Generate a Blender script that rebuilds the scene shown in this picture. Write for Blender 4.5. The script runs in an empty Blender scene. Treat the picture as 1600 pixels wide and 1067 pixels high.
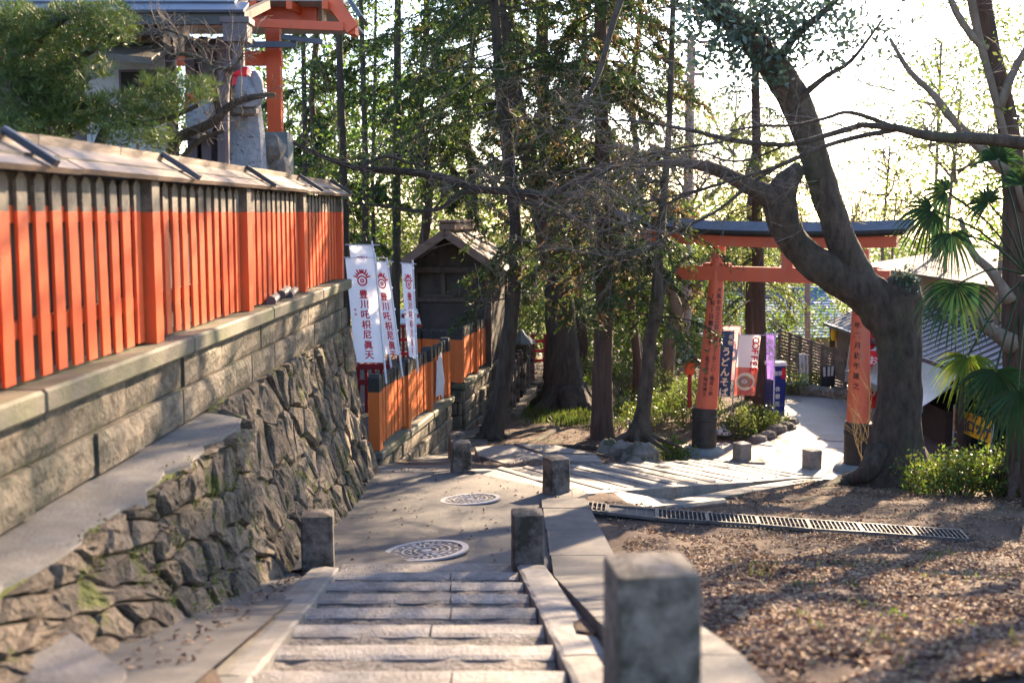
import bpy, math, random
import numpy as np
from mathutils import Vector, Matrix, Euler, noise

random.seed(7); RNG = np.random.default_rng(7)
SC = bpy.context.scene
COL = SC.collection
PI = math.pi
R = math.radians

# ---------------------------------------------------------------- camera, sky, sun, exposure
FPX = 1800.0
PITCH = math.atan(202 / FPX)
cam_d = bpy.data.cameras.new('camera'); cam = bpy.data.objects.new('camera', cam_d); COL.objects.link(cam)
cam_d.sensor_width = 36; cam_d.lens = 36 * FPX / 1600
cam_d.clip_start = 0.1; cam_d.clip_end = 5000
cam.location = (0, 0, 0); cam.rotation_euler = (PI / 2 - PITCH, 0, 0)
cam_d.dof.use_dof = True; cam_d.dof.focus_distance = 14.5; cam_d.dof.aperture_fstop = 2.0
SC.camera = cam

SUN_AZ, SUN_EL = R(27.5), R(23)          # clockwise from +Y (away from the camera), above the horizon
W = bpy.data.worlds.new('World'); SC.world = W; W.use_nodes = True
wn = W.node_tree.nodes; wl = W.node_tree.links
bg = wn['Background']; bg.inputs[1].default_value = 0.1
sky = wn.new('ShaderNodeTexSky'); sky.sky_type = 'NISHITA'; sky.sun_disc = False
sky.sun_elevation = SUN_EL; sky.sun_rotation = SUN_AZ
sky.air_density = 1.0; sky.dust_density = .8; sky.ozone_density = 3.0
tint = wn.new('ShaderNodeMix'); tint.data_type = 'RGBA'; tint.blend_type = 'MULTIPLY'; tint.inputs[0].default_value = 1; tint.inputs[7].default_value = (1.0, .945, .97, 1)
wl.new(sky.outputs[0], tint.inputs[6]); wl.new(tint.outputs[2], bg.inputs[0])
sun_d = bpy.data.lights.new('sun', 'SUN'); sun_d.energy = 5.0; sun_d.angle = R(0.6); sun_d.color = (1.0, 0.75, 0.50)
sun = bpy.data.objects.new('sun', sun_d); COL.objects.link(sun)
SD = Vector((math.sin(SUN_AZ) * math.cos(SUN_EL), math.cos(SUN_AZ) * math.cos(SUN_EL), math.sin(SUN_EL)))
sun.rotation_euler = SD.to_track_quat('Z', 'Y').to_euler()
sun.location = SD * 60
SC.view_settings.view_transform = 'Standard'; SC.view_settings.look = 'None'
SC.view_settings.gamma = 1.0; SC.view_settings.exposure = 2.6
try: SC.view_settings.use_curve_mapping = False
except Exception: pass
SC.cycles.max_bounces = 8; SC.cycles.transparent_max_bounces = 8
SC.cycles.diffuse_bounces = 4
try: SC.cycles.use_denoising = True
except Exception: pass

# ---------------------------------------------------------------- helpers
CP, SP = math.cos(PITCH), math.sin(PITCH)
def ray(px, py):
    a = (px - 800) / FPX; b = (533.5 - py) / FPX
    return np.array([a, CP + b * SP, b * CP - SP])
def P(px, py, Y):                       # where a sight line meets the plane y = Y
    d = ray(px, py); return Vector(d * (Y / d[1]))
def PZ(px, py, z):                      # where it meets the level z
    d = ray(px, py); return Vector(d * (z / d[2]))

def lerp(a, b, t): return a + (b - a) * t

def mesh_data(name, V, F, mats=(), fm=None, smooth=False):
    me = bpy.data.meshes.new(name)
    me.from_pydata([tuple(v) for v in V], [], [tuple(f) for f in F])
    for m in mats: me.materials.append(m)
    if fm is not None: me.polygons.foreach_set('material_index', np.asarray(fm, dtype=np.int32))
    if smooth: me.polygons.foreach_set('use_smooth', np.ones(len(me.polygons), dtype=bool))
    me.update()
    return me

def fast_mesh(name, V, F, mats=(), smooth=False):
    """numpy arrays: V (n,3), F (m,k) of one polygon size"""
    me = bpy.data.meshes.new(name); k = F.shape[1]; m = F.shape[0]
    me.vertices.add(len(V)); me.vertices.foreach_set('co', np.ascontiguousarray(V, dtype=np.float32).ravel())
    me.loops.add(m * k); me.loops.foreach_set('vertex_index', np.ascontiguousarray(F, dtype=np.int32).ravel())
    me.polygons.add(m); me.polygons.foreach_set('loop_start', np.arange(0, m * k, k, dtype=np.int32))
    try: me.polygons.foreach_set('loop_total', np.full(m, k, dtype=np.int32))
    except Exception: pass
    if smooth: me.polygons.foreach_set('use_smooth', np.ones(m, dtype=bool))
    for mt in mats: me.materials.append(mt)
    me.update(calc_edges=True); me.validate()
    return me

def link(name, me, parent=None, loc=(0, 0, 0), rot=None):
    o = bpy.data.objects.new(name, me); COL.objects.link(o)
    o.location = loc
    if rot is not None: o.rotation_euler = rot
    if parent is not None: o.parent = parent
    return o

def tag(o, label=None, cat=None, group=None, kind=None):
    if label: o['label'] = label
    if cat: o['category'] = cat
    if group: o['group'] = group
    if kind: o['kind'] = kind
    return o

def thing(name, label, cat, loc=(0, 0, 0), rz=0.0, group=None):
    o = bpy.data.objects.new(name, None); COL.objects.link(o)
    o.location = loc; o.rotation_euler = (0, 0, rz); o.empty_display_size = .1
    return tag(o, label, cat, group)

class MB:
    """collects shapes in world or local coordinates and links them as one mesh"""
    def __init__(s): s.V = []; s.F = []; s.M = []; s.mi = 0
    def add(s, V, F):
        n = len(s.V); s.V += [Vector(v) for v in V]; s.F += [tuple(i + n for i in f) for f in F]; s.M += [s.mi] * len(F); return s
    def box(s, c, d, rz=0, rx=0, ry=0, bev=0):
        x, y, z = d[0] / 2, d[1] / 2, d[2] / 2
        M = Matrix.Translation(c) @ Euler((rx, ry, rz)).to_matrix().to_4x4()
        if bev:
            b = min(bev, x * .6, y * .6, z * .6)
            V = []
            for (sx, sy, sz) in ((-1,-1,-1),(1,-1,-1),(1,1,-1),(-1,1,-1),(-1,-1,1),(1,-1,1),(1,1,1),(-1,1,1)):
                V += [Vector((sx*(x-b), sy*(y-b), sz*z)), Vector((sx*x, sy*(y-b), sz*(z-b))), Vector((sx*(x-b), sy*y, sz*(z-b)))]
            Z = lambda i: 3*i; X = lambda i: 3*i+1; Y = lambda i: 3*i+2
            F = [(Z(3),Z(2),Z(1),Z(0)), (Z(4),Z(5),Z(6),Z(7)), (Y(0),Y(1),Y(5),Y(4)), (Y(2),Y(3),Y(7),Y(6)), (X(1),X(2),X(6),X(5)), (X(3),X(0),X(4),X(7)),
                 (Z(0),Z(1),Y(1),Y(0)), (Z(2),Z(3),Y(3),Y(2)), (Z(1),Z(2),X(2),X(1)), (Z(3),Z(0),X(0),X(3)),
                 (Y(4),Y(5),Z(5),Z(4)), (Y(6),Y(7),Z(7),Z(6)), (X(5),X(6),Z(6),Z(5)), (X(7),X(4),Z(4),Z(7)),
                 (X(0),Y(0),Y(4),X(4)), (Y(1),X(1),X(5),Y(5)), (X(2),Y(2),Y(6),X(6)), (Y(3),X(3),X(7),Y(7))]
            for i, up in zip(range(8), (0,0,0,0,1,1,1,1)):
                f = (Z(i), X(i), Y(i)) if (i in (0, 2, 5, 7)) else (Z(i), Y(i), X(i))
                F.append(f)
            return s.add([M @ v for v in V], F)
        V = [Vector(v) for v in ((-x,-y,-z),(x,-y,-z),(x,y,-z),(-x,y,-z),(-x,-y,z),(x,-y,z),(x,y,z),(-x,y,z))]
        return s.add([M @ v for v in V], [(0,3,2,1),(4,5,6,7),(0,1,5,4),(1,2,6,5),(2,3,7,6),(3,0,4,7)])
    def bar(s, a, b, w, h=None, up=(0, 0, 1)):
        a, b = Vector(a), Vector(b); h = h or w; d = (b - a); L = d.length; d.normalize()
        up = Vector(up)
        if abs(d.dot(up)) > .98: up = Vector((0, 1, 0))
        x = d.cross(up).normalized(); z = x.cross(d)
        V = [p + x * sx * w / 2 + z * sz * h / 2 for p in (a, b) for sx, sz in ((-1,-1),(1,-1),(1,1),(-1,1))]
        return s.add(V, [(3,2,1,0),(4,5,6,7),(0,1,5,4),(1,2,6,5),(2,3,7,6),(3,0,4,7)])
    def tube(s, pts, rad, n=8, jit=0.0, cap=True, sq=None):
        pts = [Vector(p) for p in pts]
        if not hasattr(rad, '__len__'): rad = [rad] * len(pts)
        V = []; F = []
        t = (pts[1] - pts[0]).normalized()
        nrm = t.orthogonal().normalized()
        for i, p in enumerate(pts):
            if i == 0: tt = (pts[1] - pts[0])
            elif i == len(pts) - 1: tt = (pts[-1] - pts[-2])
            else: tt = pts[i+1] - pts[i-1]
            if tt.length < 1e-9: tt = t
            tt = tt.normalized(); nrm = (nrm - tt * nrm.dot(tt))
            nrm = nrm.normalized() if nrm.length > 1e-6 else tt.orthogonal().normalized()
            bn = tt.cross(nrm)
            for k in range(n):
                a = 2 * PI * k / n; r = rad[i] * (1 + (random.uniform(-jit, jit) if jit else 0))
                q = nrm * math.cos(a) + bn * math.sin(a)
                if n >= 9 and rad[i] > .04: w_ = p + q*r; r *= 1 + .16*noise.noise(Vector((w_.x*2.6, w_.y*2.6, w_.z*1.3))) + .09*noise.noise(Vector((w_.x*9, w_.y*9, w_.z*2.5)))
                V.append(p + q * r)
        for i in range(len(pts) - 1):
            for k in range(n):
                k2 = (k + 1) % n
                F.append((i*n+k, i*n+k2, (i+1)*n+k2, (i+1)*n+k))
        if cap: F.append(tuple(range(n-1, -1, -1))); F.append(tuple((len(pts)-1)*n + k for k in range(n)))
        return s.add(V, F)
    def lathe(s, c, prof, n=20):
        V = []; F = []; c = Vector(c)
        for r, z in prof:
            for k in range(n): V.append(c + Vector((r*math.cos(2*PI*k/n), r*math.sin(2*PI*k/n), z)))
        for i in range(len(prof)-1):
            for k in range(n):
                k2 = (k+1) % n; F.append((i*n+k, i*n+k2, (i+1)*n+k2, (i+1)*n+k))
        F.append(tuple(range(n-1,-1,-1))); F.append(tuple((len(prof)-1)*n+k for k in range(n)))
        return s.add(V, F)
    def prism(s, poly, z0, z1):
        """horizontal polygon (x,y) list, counter-clockwise; z0/z1 numbers or functions"""
        n = len(poly); f0 = z0 if callable(z0) else (lambda x, y: z0); f1 = z1 if callable(z1) else (lambda x, y: z1)
        V = [(x, y, f0(x, y)) for x, y in poly] + [(x, y, f1(x, y)) for x, y in poly]
        F = [tuple(range(n-1,-1,-1)), tuple(range(n, 2*n))] + [(i, (i+1) % n, n+(i+1) % n, n+i) for i in range(n)]
        return s.add(V, F)
    def sheet(s, P4, thick):
        """a slab through four points, THICK along its normal"""
        a = [Vector(p) for p in P4]; nn = (a[1]-a[0]).cross(a[3]-a[0]).normalized() * thick
        return s.add(a + [p - nn for p in a], [(0,1,2,3),(7,6,5,4),(0,4,5,1),(1,5,6,2),(2,6,7,3),(3,7,4,0)])
    def build(s, name, m, parent=None, smooth=False, loc=None):
        """vertices are in world coordinates; moved under PARENT"""
        ms = m if isinstance(m, (list, tuple)) else [m]
        V = s.V
        if parent is not None:
            inv = (Matrix.Translation(parent_loc(parent)) @ Euler((0, 0, parent_rz(parent))).to_matrix().to_4x4()).inverted()
            V = [inv @ v for v in V]
        me = mesh_data(name, V, s.F, ms, s.M, smooth)
        return link(name, me, parent)

def parent_loc(p):
    v = Vector(p.location)
    q = p.parent
    while q is not None: v = v + Vector(q.location); q = q.parent
    return v
def parent_rz(p):
    r = p.rotation_euler.z; q = p.parent
    while q is not None: r += q.rotation_euler.z; q = q.parent
    return r

def smooth_path(pts, k=4):
    """Catmull-Rom"""
    pts = [Vector(p) for p in pts]
    if len(pts) < 3: return pts
    out = []; Q = [pts[0]*2 - pts[1]] + pts + [pts[-1]*2 - pts[-2]]
    for i in range(1, len(Q)-2):
        for j in range(k):
            t = j / k; a, b, c, d = Q[i-1], Q[i], Q[i+1], Q[i+2]
            out.append(.5*((2*b) + (-a+c)*t + (2*a-5*b+4*c-d)*t*t + (-a+3*b-3*c+d)*t*t*t))
    out.append(pts[-1]); return out
def interp_list(vals, k=4):
    out = []
    for i in range(len(vals)-1):
        for j in range(k): out.append(lerp(vals[i], vals[i+1], j/k))
    out.append(vals[-1]); return out

# ---------------------------------------------------------------- materials
def mat(name, c1, c2, scale=6, rough=.8, bump=.3, bscale=None, c3=None, s3=1.5, t3=.58, var=.12, trans=0, metal=0, island=0, detail=5, stretch=(1,1,1), dist=.02, soft3=.06, spec=.4, subv=0):
    m = bpy.data.materials.new(name); m.use_nodes = True; n = m.node_tree.nodes; l = m.node_tree.links
    b = n['Principled BSDF']; b.inputs['Roughness'].default_value = rough; b.inputs['Metallic'].default_value = metal
    b.inputs['Specular IOR Level'].default_value = spec
    geo = n.new('ShaderNodeNewGeometry'); mp = n.new('ShaderNodeMapping'); mp.inputs['Scale'].default_value = stretch
    l.new(geo.outputs['Position'], mp.inputs[0])
    nz = n.new('ShaderNodeTexNoise'); nz.inputs['Scale'].default_value = scale; nz.inputs['Detail'].default_value = detail; nz.inputs['Roughness'].default_value = .62
    l.new(mp.outputs[0], nz.inputs['Vector'])
    rp = n.new('ShaderNodeMapRange'); rp.inputs['From Min'].default_value = .3; rp.inputs['From Max'].default_value = .7
    l.new(nz.outputs[0], rp.inputs[0])
    mx = n.new('ShaderNodeMix'); mx.data_type = 'RGBA'; mx.inputs[6].default_value = (*c1, 1); mx.inputs[7].default_value = (*c2, 1)
    l.new(rp.outputs[0], mx.inputs[0]); out = mx.outputs[2]
    if c3 is not None:
        n3 = n.new('ShaderNodeTexNoise'); n3.inputs['Scale'].default_value = s3; n3.inputs['Detail'].default_value = 6; n3.inputs['Roughness'].default_value = .7
        l.new(mp.outputs[0], n3.inputs['Vector'])
        r3 = n.new('ShaderNodeMapRange'); r3.inputs['From Min'].default_value = t3 - soft3; r3.inputs['From Max'].default_value = t3 + soft3
        l.new(n3.outputs[0], r3.inputs[0])
        m3 = n.new('ShaderNodeMix'); m3.data_type = 'RGBA'; l.new(out, m3.inputs[6]); m3.inputs[7].default_value = (*c3, 1); l.new(r3.outputs[0], m3.inputs[0]); out = m3.outputs[2]
    if var or island:
        if island:
            src = geo.outputs['Random Per Island']; amt = island
        else:
            oi = n.new('ShaderNodeObjectInfo'); src = oi.outputs['Random']; amt = var
        vr = n.new('ShaderNodeMapRange'); vr.inputs['To Min'].default_value = 1 - amt; vr.inputs['To Max'].default_value = 1 + amt
        l.new(src, vr.inputs[0])
        hs = n.new('ShaderNodeHueSaturation'); l.new(out, hs.inputs['Color']); l.new(vr.outputs[0], hs.inputs['Value'])
        if island:
            hr = n.new('ShaderNodeMapRange'); hr.inputs['To Min'].default_value = .5 - .035; hr.inputs['To Max'].default_value = .5 + .03
            l.new(src, hr.inputs[0]); l.new(hr.outputs[0], hs.inputs['Hue'])
        out = hs.outputs[0]
    l.new(out, b.inputs['Base Color'])
    if bump:
        nb = n.new('ShaderNodeTexNoise'); nb.inputs['Scale'].default_value = bscale or scale * 5; nb.inputs['Detail'].default_value = 6; nb.inputs['Roughness'].default_value = .65
        l.new(mp.outputs[0], nb.inputs['Vector'])
        bp = n.new('ShaderNodeBump'); bp.inputs['Strength'].default_value = bump; bp.inputs['Distance'].default_value = dist
        l.new(nb.outputs[0], bp.inputs['Height']); l.new(bp.outputs[0], b.inputs['Normal'])
    if trans:
        tr = n.new('ShaderNodeBsdfTranslucent'); ms = n.new('ShaderNodeMixShader'); ms.inputs[0].default_value = trans
        hs2 = n.new('ShaderNodeHueSaturation'); hs2.inputs['Value'].default_value = 1.9; hs2.inputs['Saturation'].default_value = 1.05; l.new(out, hs2.inputs['Color'])
        l.new(hs2.outputs[0], tr.inputs[0]); l.new(b.outputs[0], ms.inputs[1]); l.new(tr.outputs[0], ms.inputs[2])
        l.new(ms.outputs[0], n['Material Output'].inputs[0])
    return m

M = {}
M['verm'] = mat('vermilion_paint', (.66,.105,.028), (.56,.085,.026), 5, .40, .12, 60, c3=(.36,.085,.04), s3=9, t3=.68, var=.1, stretch=(1,1,.35))
M['orange'] = mat('orange_paint', (.62,.15,.03), (.52,.12,.028), 5, .5, .1, 60, c3=(.34,.11,.05), s3=9, t3=.68, var=.08, stretch=(1,1,.35))
M['torii'] = mat('torii_paint', (.66,.135,.06), (.56,.12,.065), 3, .45, .08, 50, c3=(.5,.16,.1), s3=4, t3=.6, var=.05, stretch=(1,1,.4))
M['tip'] = mat('weathered_black_paint', (.06,.052,.04), (.16,.14,.105), 9, .7, .3, 60, c3=(.2,.17,.13), s3=7, t3=.6, var=.15)
M['black'] = mat('black_paint', (.02,.02,.02), (.035,.034,.032), 8, .5, .15, 60)
M['capwood'] = mat('weathered_roof_board', (.25,.18,.125), (.15,.11,.078), 6, .5, .35, 50, c3=(.12,.09,.07), s3=4, t3=.62, stretch=(1,.25,1), var=.14)
M['slate'] = mat('grey_blue_metal', (.06,.07,.095), (.10,.115,.145), 5, .42, .1, 40, var=.08, metal=.2)
M['darkmetal'] = mat('dark_metal', (.04,.042,.05), (.07,.07,.08), 6, .45, .1, 40, metal=.5)
M['sill'] = mat('mossy_stone_sill', (.11,.095,.065), (.18,.155,.11), 4, .75, .4, 40, c3=(.085,.10,.04), s3=2.2, t3=.52, soft3=.12)
M['ashlar'] = mat('weathered_ashlar', (.095,.075,.05), (.24,.195,.135), 6, .75, .9, 20, c3=(.05,.052,.035), s3=2.6, t3=.54, soft3=.08, dist=.05)
M['rubble'] = mat('brown_grey_rubble', (.05,.037,.024), (.24,.18,.12), 8, .78, 1.0, 16, c3=(.09,.10,.012), s3=2.9, t3=.60, soft3=.03, dist=.09, var=.38)
M['mossjoint'] = mat('mossy_mortar', (.035,.033,.022), (.06,.055,.04), 8, .95, .7, 30, c3=(.13,.15,.02), s3=2.6, t3=.55, soft3=.08, dist=.05)
M['granite'] = mat('grey_granite', (.15,.14,.125), (.26,.24,.215), 26, .75, .9, 60, c3=(.11,.10,.085), s3=3.5, t3=.6, soft3=.12, dist=.01)
M['post'] = mat('weathered_post_stone', (.085,.068,.055), (.20,.168,.14), 18, .88, 1.0, 40, c3=(.04,.036,.025), s3=6, t3=.52, soft3=.08, dist=.012, var=.1)
M['tread'] = mat('worn_step_stone', (.17,.155,.14), (.29,.265,.24), 16, .62, .9, 48, c3=(.13,.115,.10), s3=5, t3=.56, soft3=.12, dist=.02, var=.1)
M['cobble'] = mat('rough_step_infill', (.08,.068,.058), (.25,.22,.195), 17, .75, 1.0, 30, c3=(.06,.052,.045), s3=13, t3=.57, soft3=.03, dist=.05)
M['asphalt'] = mat('old_asphalt', (.048,.048,.05), (.09,.087,.085), 40, .75, .8, 120, c3=(.13,.118,.105), s3=1.6, t3=.57, soft3=.12, dist=.01)
M['road'] = mat('light_grey_road', (.19,.185,.18), (.25,.24,.23), 30, .6, .4, 120, c3=(.15,.145,.14), s3=.6, t3=.58, soft3=.1, dist=.006)
M['concrete'] = mat('stained_concrete', (.12,.112,.10), (.19,.177,.16), 8, .68, .7, 55, c3=(.11,.10,.085), s3=2.3, t3=.56, soft3=.12, dist=.008)
M['paving'] = mat('plaza_slab', (.30,.27,.24), (.38,.345,.31), 10, .55, .35, 60, var=.1, dist=.008)
M['dirt'] = mat('forest_dirt', (.055,.036,.025), (.15,.10,.072), 26, .95, 1.0, 70, c3=(.06,.07,.025), s3=1.0, t3=.63, dist=.03)
M['bark'] = mat('dark_bark', (.03,.024,.018), (.085,.068,.05), 12, .9, 1.0, 28, c3=(.04,.05,.018), s3=1.6, t3=.6, stretch=(1,1,.22), dist=.05)
M['cedarbark'] = mat('red_cedar_bark', (.05,.03,.022), (.115,.072,.05), 16, .9, 1.0, 30, stretch=(1,1,.12), dist=.04)
M['bigbark'] = mat('grey_brown_bark', (.035,.026,.019), (.125,.095,.07), 9, .9, 1.0, 15, c3=(.075,.08,.045), s3=2.0, t3=.6, soft3=.1, stretch=(1,1,.4), dist=.09)
M['palebark'] = mat('pale_bark', (.12,.095,.07), (.22,.18,.14), 10, .9, .8, 30, stretch=(1,1,.4), dist=.03)
M['twig'] = mat('bare_twig', (.10,.075,.058), (.19,.15,.12), 12, .85, 0)
M['cedar'] = mat('cedar_needles', (.025,.045,.012), (.055,.08,.018), 2, .6, 0, trans=.28, island=.4)
M['cedarbrown'] = mat('dead_cedar_needles', (.10,.065,.03), (.18,.12,.06), 2, .7, 0, trans=.3, island=.35)
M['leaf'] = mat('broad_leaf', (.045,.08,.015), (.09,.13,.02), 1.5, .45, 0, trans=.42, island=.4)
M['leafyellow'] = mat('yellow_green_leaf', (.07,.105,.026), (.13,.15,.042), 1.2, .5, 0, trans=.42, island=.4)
M['leafblue'] = mat('glossy_dark_leaf', (.04,.07,.045), (.065,.105,.065), 2, .3, 0, trans=.2, island=.35, spec=.6)
M['bush'] = mat('undergrowth_leaf', (.06,.10,.018), (.13,.155,.025), 3, .42, 0, trans=.32, island=.45)
M['pine'] = mat('pine_needle', (.03,.058,.014), (.09,.12,.025), 4, .5, 0, trans=.25, island=.4)
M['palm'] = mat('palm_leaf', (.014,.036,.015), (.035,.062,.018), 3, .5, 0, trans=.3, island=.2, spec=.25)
M['palmyellow'] = mat('yellow_palm_leaf', (.05,.085,.012), (.11,.13,.02), 3, .4, 0, trans=.4, island=.2)  # yellower leaf colour for some of the palm fans
M['litter'] = mat('dead_leaf', (.115,.068,.045), (.26,.18,.125), 2.2, .8, 0, trans=.1, island=.6, spec=.15)
M['white_cloth'] = mat('white_banner_cloth', (.78,.78,.82), (.72,.72,.77), 2, .7, .1, 12, trans=.25, var=.03, dist=.02)
M['red_print'] = mat('red_print', (.62,.02,.05), (.55,.02,.045), 4, .6, 0, var=0)
M['pole'] = mat('white_plastic_pole', (.62,.63,.68), (.55,.56,.6), 4, .4, 0)
M['darkwood'] = mat('dark_aged_wood', (.055,.04,.03), (.105,.078,.058), 7, .85, .5, 50, stretch=(1,1,.3))
M['hutwall'] = mat('sooty_plaster', (.04,.034,.028), (.085,.072,.058), 5, .95, .5, 20, c3=(.035,.03,.026), s3=2.5, t3=.55, soft3=.1)
M['hutroof'] = mat('copper_brown_roof', (.13,.075,.055), (.22,.14,.10), 5, .55, .2, 30)
M['shingle'] = mat('weathered_bark_roof', (.11,.08,.06), (.20,.15,.11), 8, .8, .5, 40)
M['whitewall'] = mat('white_plaster', (.42,.42,.42), (.34,.34,.34), 2, .8, .1, 30)
M['bluestone'] = mat('speckled_grey_stone', (.17,.185,.21), (.27,.285,.31), 14, .8, .7, 40, c3=(.07,.075,.09), s3=16, t3=.6, soft3=.03)
M['purplewood'] = mat('purple_brown_wood', (.075,.052,.06), (.12,.09,.10), 6, .7, .3, 40, stretch=(1,1,.3))
M['beige'] = mat('beige_render', (.46,.38,.25), (.40,.33,.22), 2, .85, .15, 30)
M['bluetile'] = mat('blue_roof_tile', (.10,.18,.29), (.15,.24,.36), 5, .85, .1, 20, var=.15, spec=.1)
M['fencewood'] = mat('brown_slat_wood', (.15,.11,.085), (.23,.175,.14), 6, .85, .4, 40, var=.2)
M['signwhite'] = mat('white_sign_board', (.70,.68,.66), (.64,.62,.60), 3, .6, 0, var=.02)
M['ink'] = mat('black_ink', (.02,.018,.02), (.03,.025,.03), 5, .6, 0, var=0)
M['navy'] = mat('navy_cloth', (.022,.05,.11), (.03,.065,.135), 3, .7, .1, 12, trans=.12, var=0)
M['navysign'] = mat('navy_sign_panel', (.02,.03,.14), (.025,.035,.17), 3, .35, 0, var=0)
M['cream'] = mat('cream_print', (.82,.74,.50), (.78,.70,.46), 3, .6, 0, var=0)
M['coffeewhite'] = mat('coffee_banner_cloth', (.75,.72,.69), (.68,.64,.6), 2, .7, .05, 12, trans=.3, var=0)
M['coffeered'] = mat('coffee_banner_red', (.62,.13,.09), (.7,.3,.22), 2, .7, 0, trans=.25, var=0)
M['coffeebrown'] = mat('coffee_print', (.42,.2,.12), (.5,.28,.18), 4, .6, 0, var=0)
M['pink'] = mat('pink_banner_cloth', (.75,.35,.33), (.8,.45,.4), 2, .7, 0, trans=.3, var=0)
M['purple'] = mat('purple_banner_cloth', (.22,.14,.45), (.3,.2,.5), 2, .7, 0, trans=.2, var=0)
M['yellow'] = mat('yellow_banner_vinyl', (.80,.55,.03), (.75,.50,.03), 2, .5, 0, var=0)
M['brightred'] = mat('bright_red', (.62,.015,.03), (.55,.012,.025), 3, .5, 0, var=.03)
M['darkred'] = mat('dark_red_paint', (.20,.015,.02), (.27,.02,.025), 3, .5, 0, var=.05)
M['tarp'] = mat('grey_green_tarp', (.16,.19,.17), (.24,.27,.25), 2, .35, .2, 6, dist=.05)
M['shoproof'] = mat('pale_metal_sheet', (.26,.28,.32), (.34,.36,.40), 2, .65, .05, 20, spec=.25)
M['shopdark'] = mat('shop_timber', (.05,.038,.032), (.08,.06,.05), 4, .8, .2, 30)
M['castiron'] = mat('pale_cast_iron', (.34,.33,.34), (.42,.41,.42), 12, .5, .2, 60, metal=.3, var=.03)
M['irongap'] = mat('dark_cast_iron', (.035,.033,.035), (.06,.057,.06), 12, .7, .2, 60, var=.03)
M['steel'] = mat('galvanised_steel', (.09,.084,.078), (.15,.14,.13), 10, .6, .1, 60, metal=.3)
M['hole'] = mat('drain_channel', (.015,.014,.013), (.03,.027,.024), 8, .95, 0)
M['paper'] = mat('white_plastic_sheet', (.70,.71,.74), (.62,.63,.66), 3, .5, .2, 14, trans=.2)
M['rock'] = mat('garden_rock', (.13,.115,.095), (.26,.235,.2), 5, .9, .9, 18, c3=(.07,.075,.04), s3=3, t3=.56, dist=.05)
M['grass'] = mat('green_grass', (.045,.075,.015), (.10,.12,.025), 3, .5, 0, trans=.3, island=.4)
M['conc_pole'] = mat('pinkish_pole', (.33,.22,.19), (.4,.28,.24), 4, .8, .1, 30)
M['clay'] = mat('dark_clay_tile', (.06,.045,.05), (.10,.075,.08), 5, .5, .2, 30)
M['wear'] = mat('teal_grey_base_stone', (.13,.16,.16), (.2,.22,.22), 6, .7, .4, 40)
M['hill'] = mat('far_wooded_hill', (.07,.09,.05), (.1,.12,.07), .4, .95, 0)
# ---------------------------------------------------------------- terrain
LY = [0, 3.6, 8.15, 11.8, 13.3, 15, 19, 25, 30, 45, 75, 200, 900, 3000]
LZ = [-1.5, -1.56, -2.62, -2.97, -3.07, -3.35, -3.98, -4.38, -4.55, -5.5, -12, -38, -60, -60]
RY = [0, 3.6, 8, 11.2, 13, 16.6, 19, 27, 34, 45, 75, 200, 900, 3000]
RZ = [-1.45, -1.52, -2.52, -3.13, -3.42, -4.02, -4.47, -4.49, -4.7, -5.5, -12, -38, -60, -60]
def sstep(a, b, x): t = min(1, max(0, (x - a) / (b - a))); return t * t * (3 - 2 * t)
def XL(y): return lerp(-.96, -1.25, (y - 3.83) / 4.37)
def XR(y): return lerp(.24, .03, (y - 3.83) / 4.37)
A_L = PZ(742, 742, -3.05); A_R = PZ(868, 777, -3.02); B_L = PZ(1118, 724, -4.45); B_R = PZ(1255, 748, -4.45)
def st2(x, y):
    """(s, t) in the lower stairs: s down the flight, t across"""
    m0 = (A_L + A_R) / 2; m1 = (B_L + B_R) / 2; d = Vector((m1.x - m0.x, m1.y - m0.y)); c = Vector(((A_R.x-A_L.x+B_R.x-B_L.x)/2, (A_R.y-A_L.y+B_R.y-B_L.y)/2))
    r = Vector((x - m0.x, y - m0.y)); det = d.x * c.y - d.y * c.x
    return (r.x * c.y - r.y * c.x) / det, (d.x * r.y - d.y * r.x) / det
DA = PZ(868, 797, -3.0); DB = PZ(1508, 838, -3.14); DA.z = 0; DB.z = 0; DLen = (DB-DA).length; DU = (DB-DA).normalized()
def gz(x, y):
    a = float(np.interp(y, LY, LZ)); b = float(np.interp(y, RY, RZ))
    z = lerp(a, b, sstep(.7 + max(0, y-12)*.09, 1.8 + max(0, y-12)*.14, x))
    s, t = st2(x, y)
    if -.02 < s < 1.03 and -.62 < t < .62: z = min(z, lerp(-3.05, -4.45, s) - .26)
    if 3.5 < y < 8.3 and XL(y) - .12 < x < XR(y) + .12: z -= .3
    wx, wy = x - DA.x, y - DA.y; du_ = wx*DU.x + wy*DU.y; dw_ = abs(-wx*DU.y + wy*DU.x)
    if -.6 < du_ < DLen + .8 and dw_ < 1.1: z = lerp(lerp(-3.0, -3.16, du_/DLen), z, sstep(.22, 1.1, dw_)) if du_ > 0 else z
    return z
def dirt_noise(x, y):
    w_ = abs((x - .5)*.19 + (y - 11.7)*.98); k_ = min(1, max(0, (w_ - .15)/.7)) if x < 4.6 else 1
    return k_ * (.035 * math.sin(x * 2.1 + 1.3 * math.sin(y * 1.7)) * math.cos(y * 1.9 + x) + .02 * math.sin(5.3 * x + 2) * math.sin(4.7 * y))
xs = np.concatenate([[-900, -300, -100, -50, -30, -20, -14, -10, -7, -5, -4], np.arange(-3, 3.01, .1), np.arange(3.2, 12, .2), [12.5, 13, 14, 16, 18, 22, 30, 50, 100, 300, 900]])
ys = np.concatenate([[-60, -20, -6, -2, 0, 1, 2], np.arange(2.5, 14.5, .1), np.arange(14.6, 32, .25), [33, 34, 36, 39, 43, 48, 55, 65, 80, 120, 200, 400, 900, 3000]])
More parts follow.
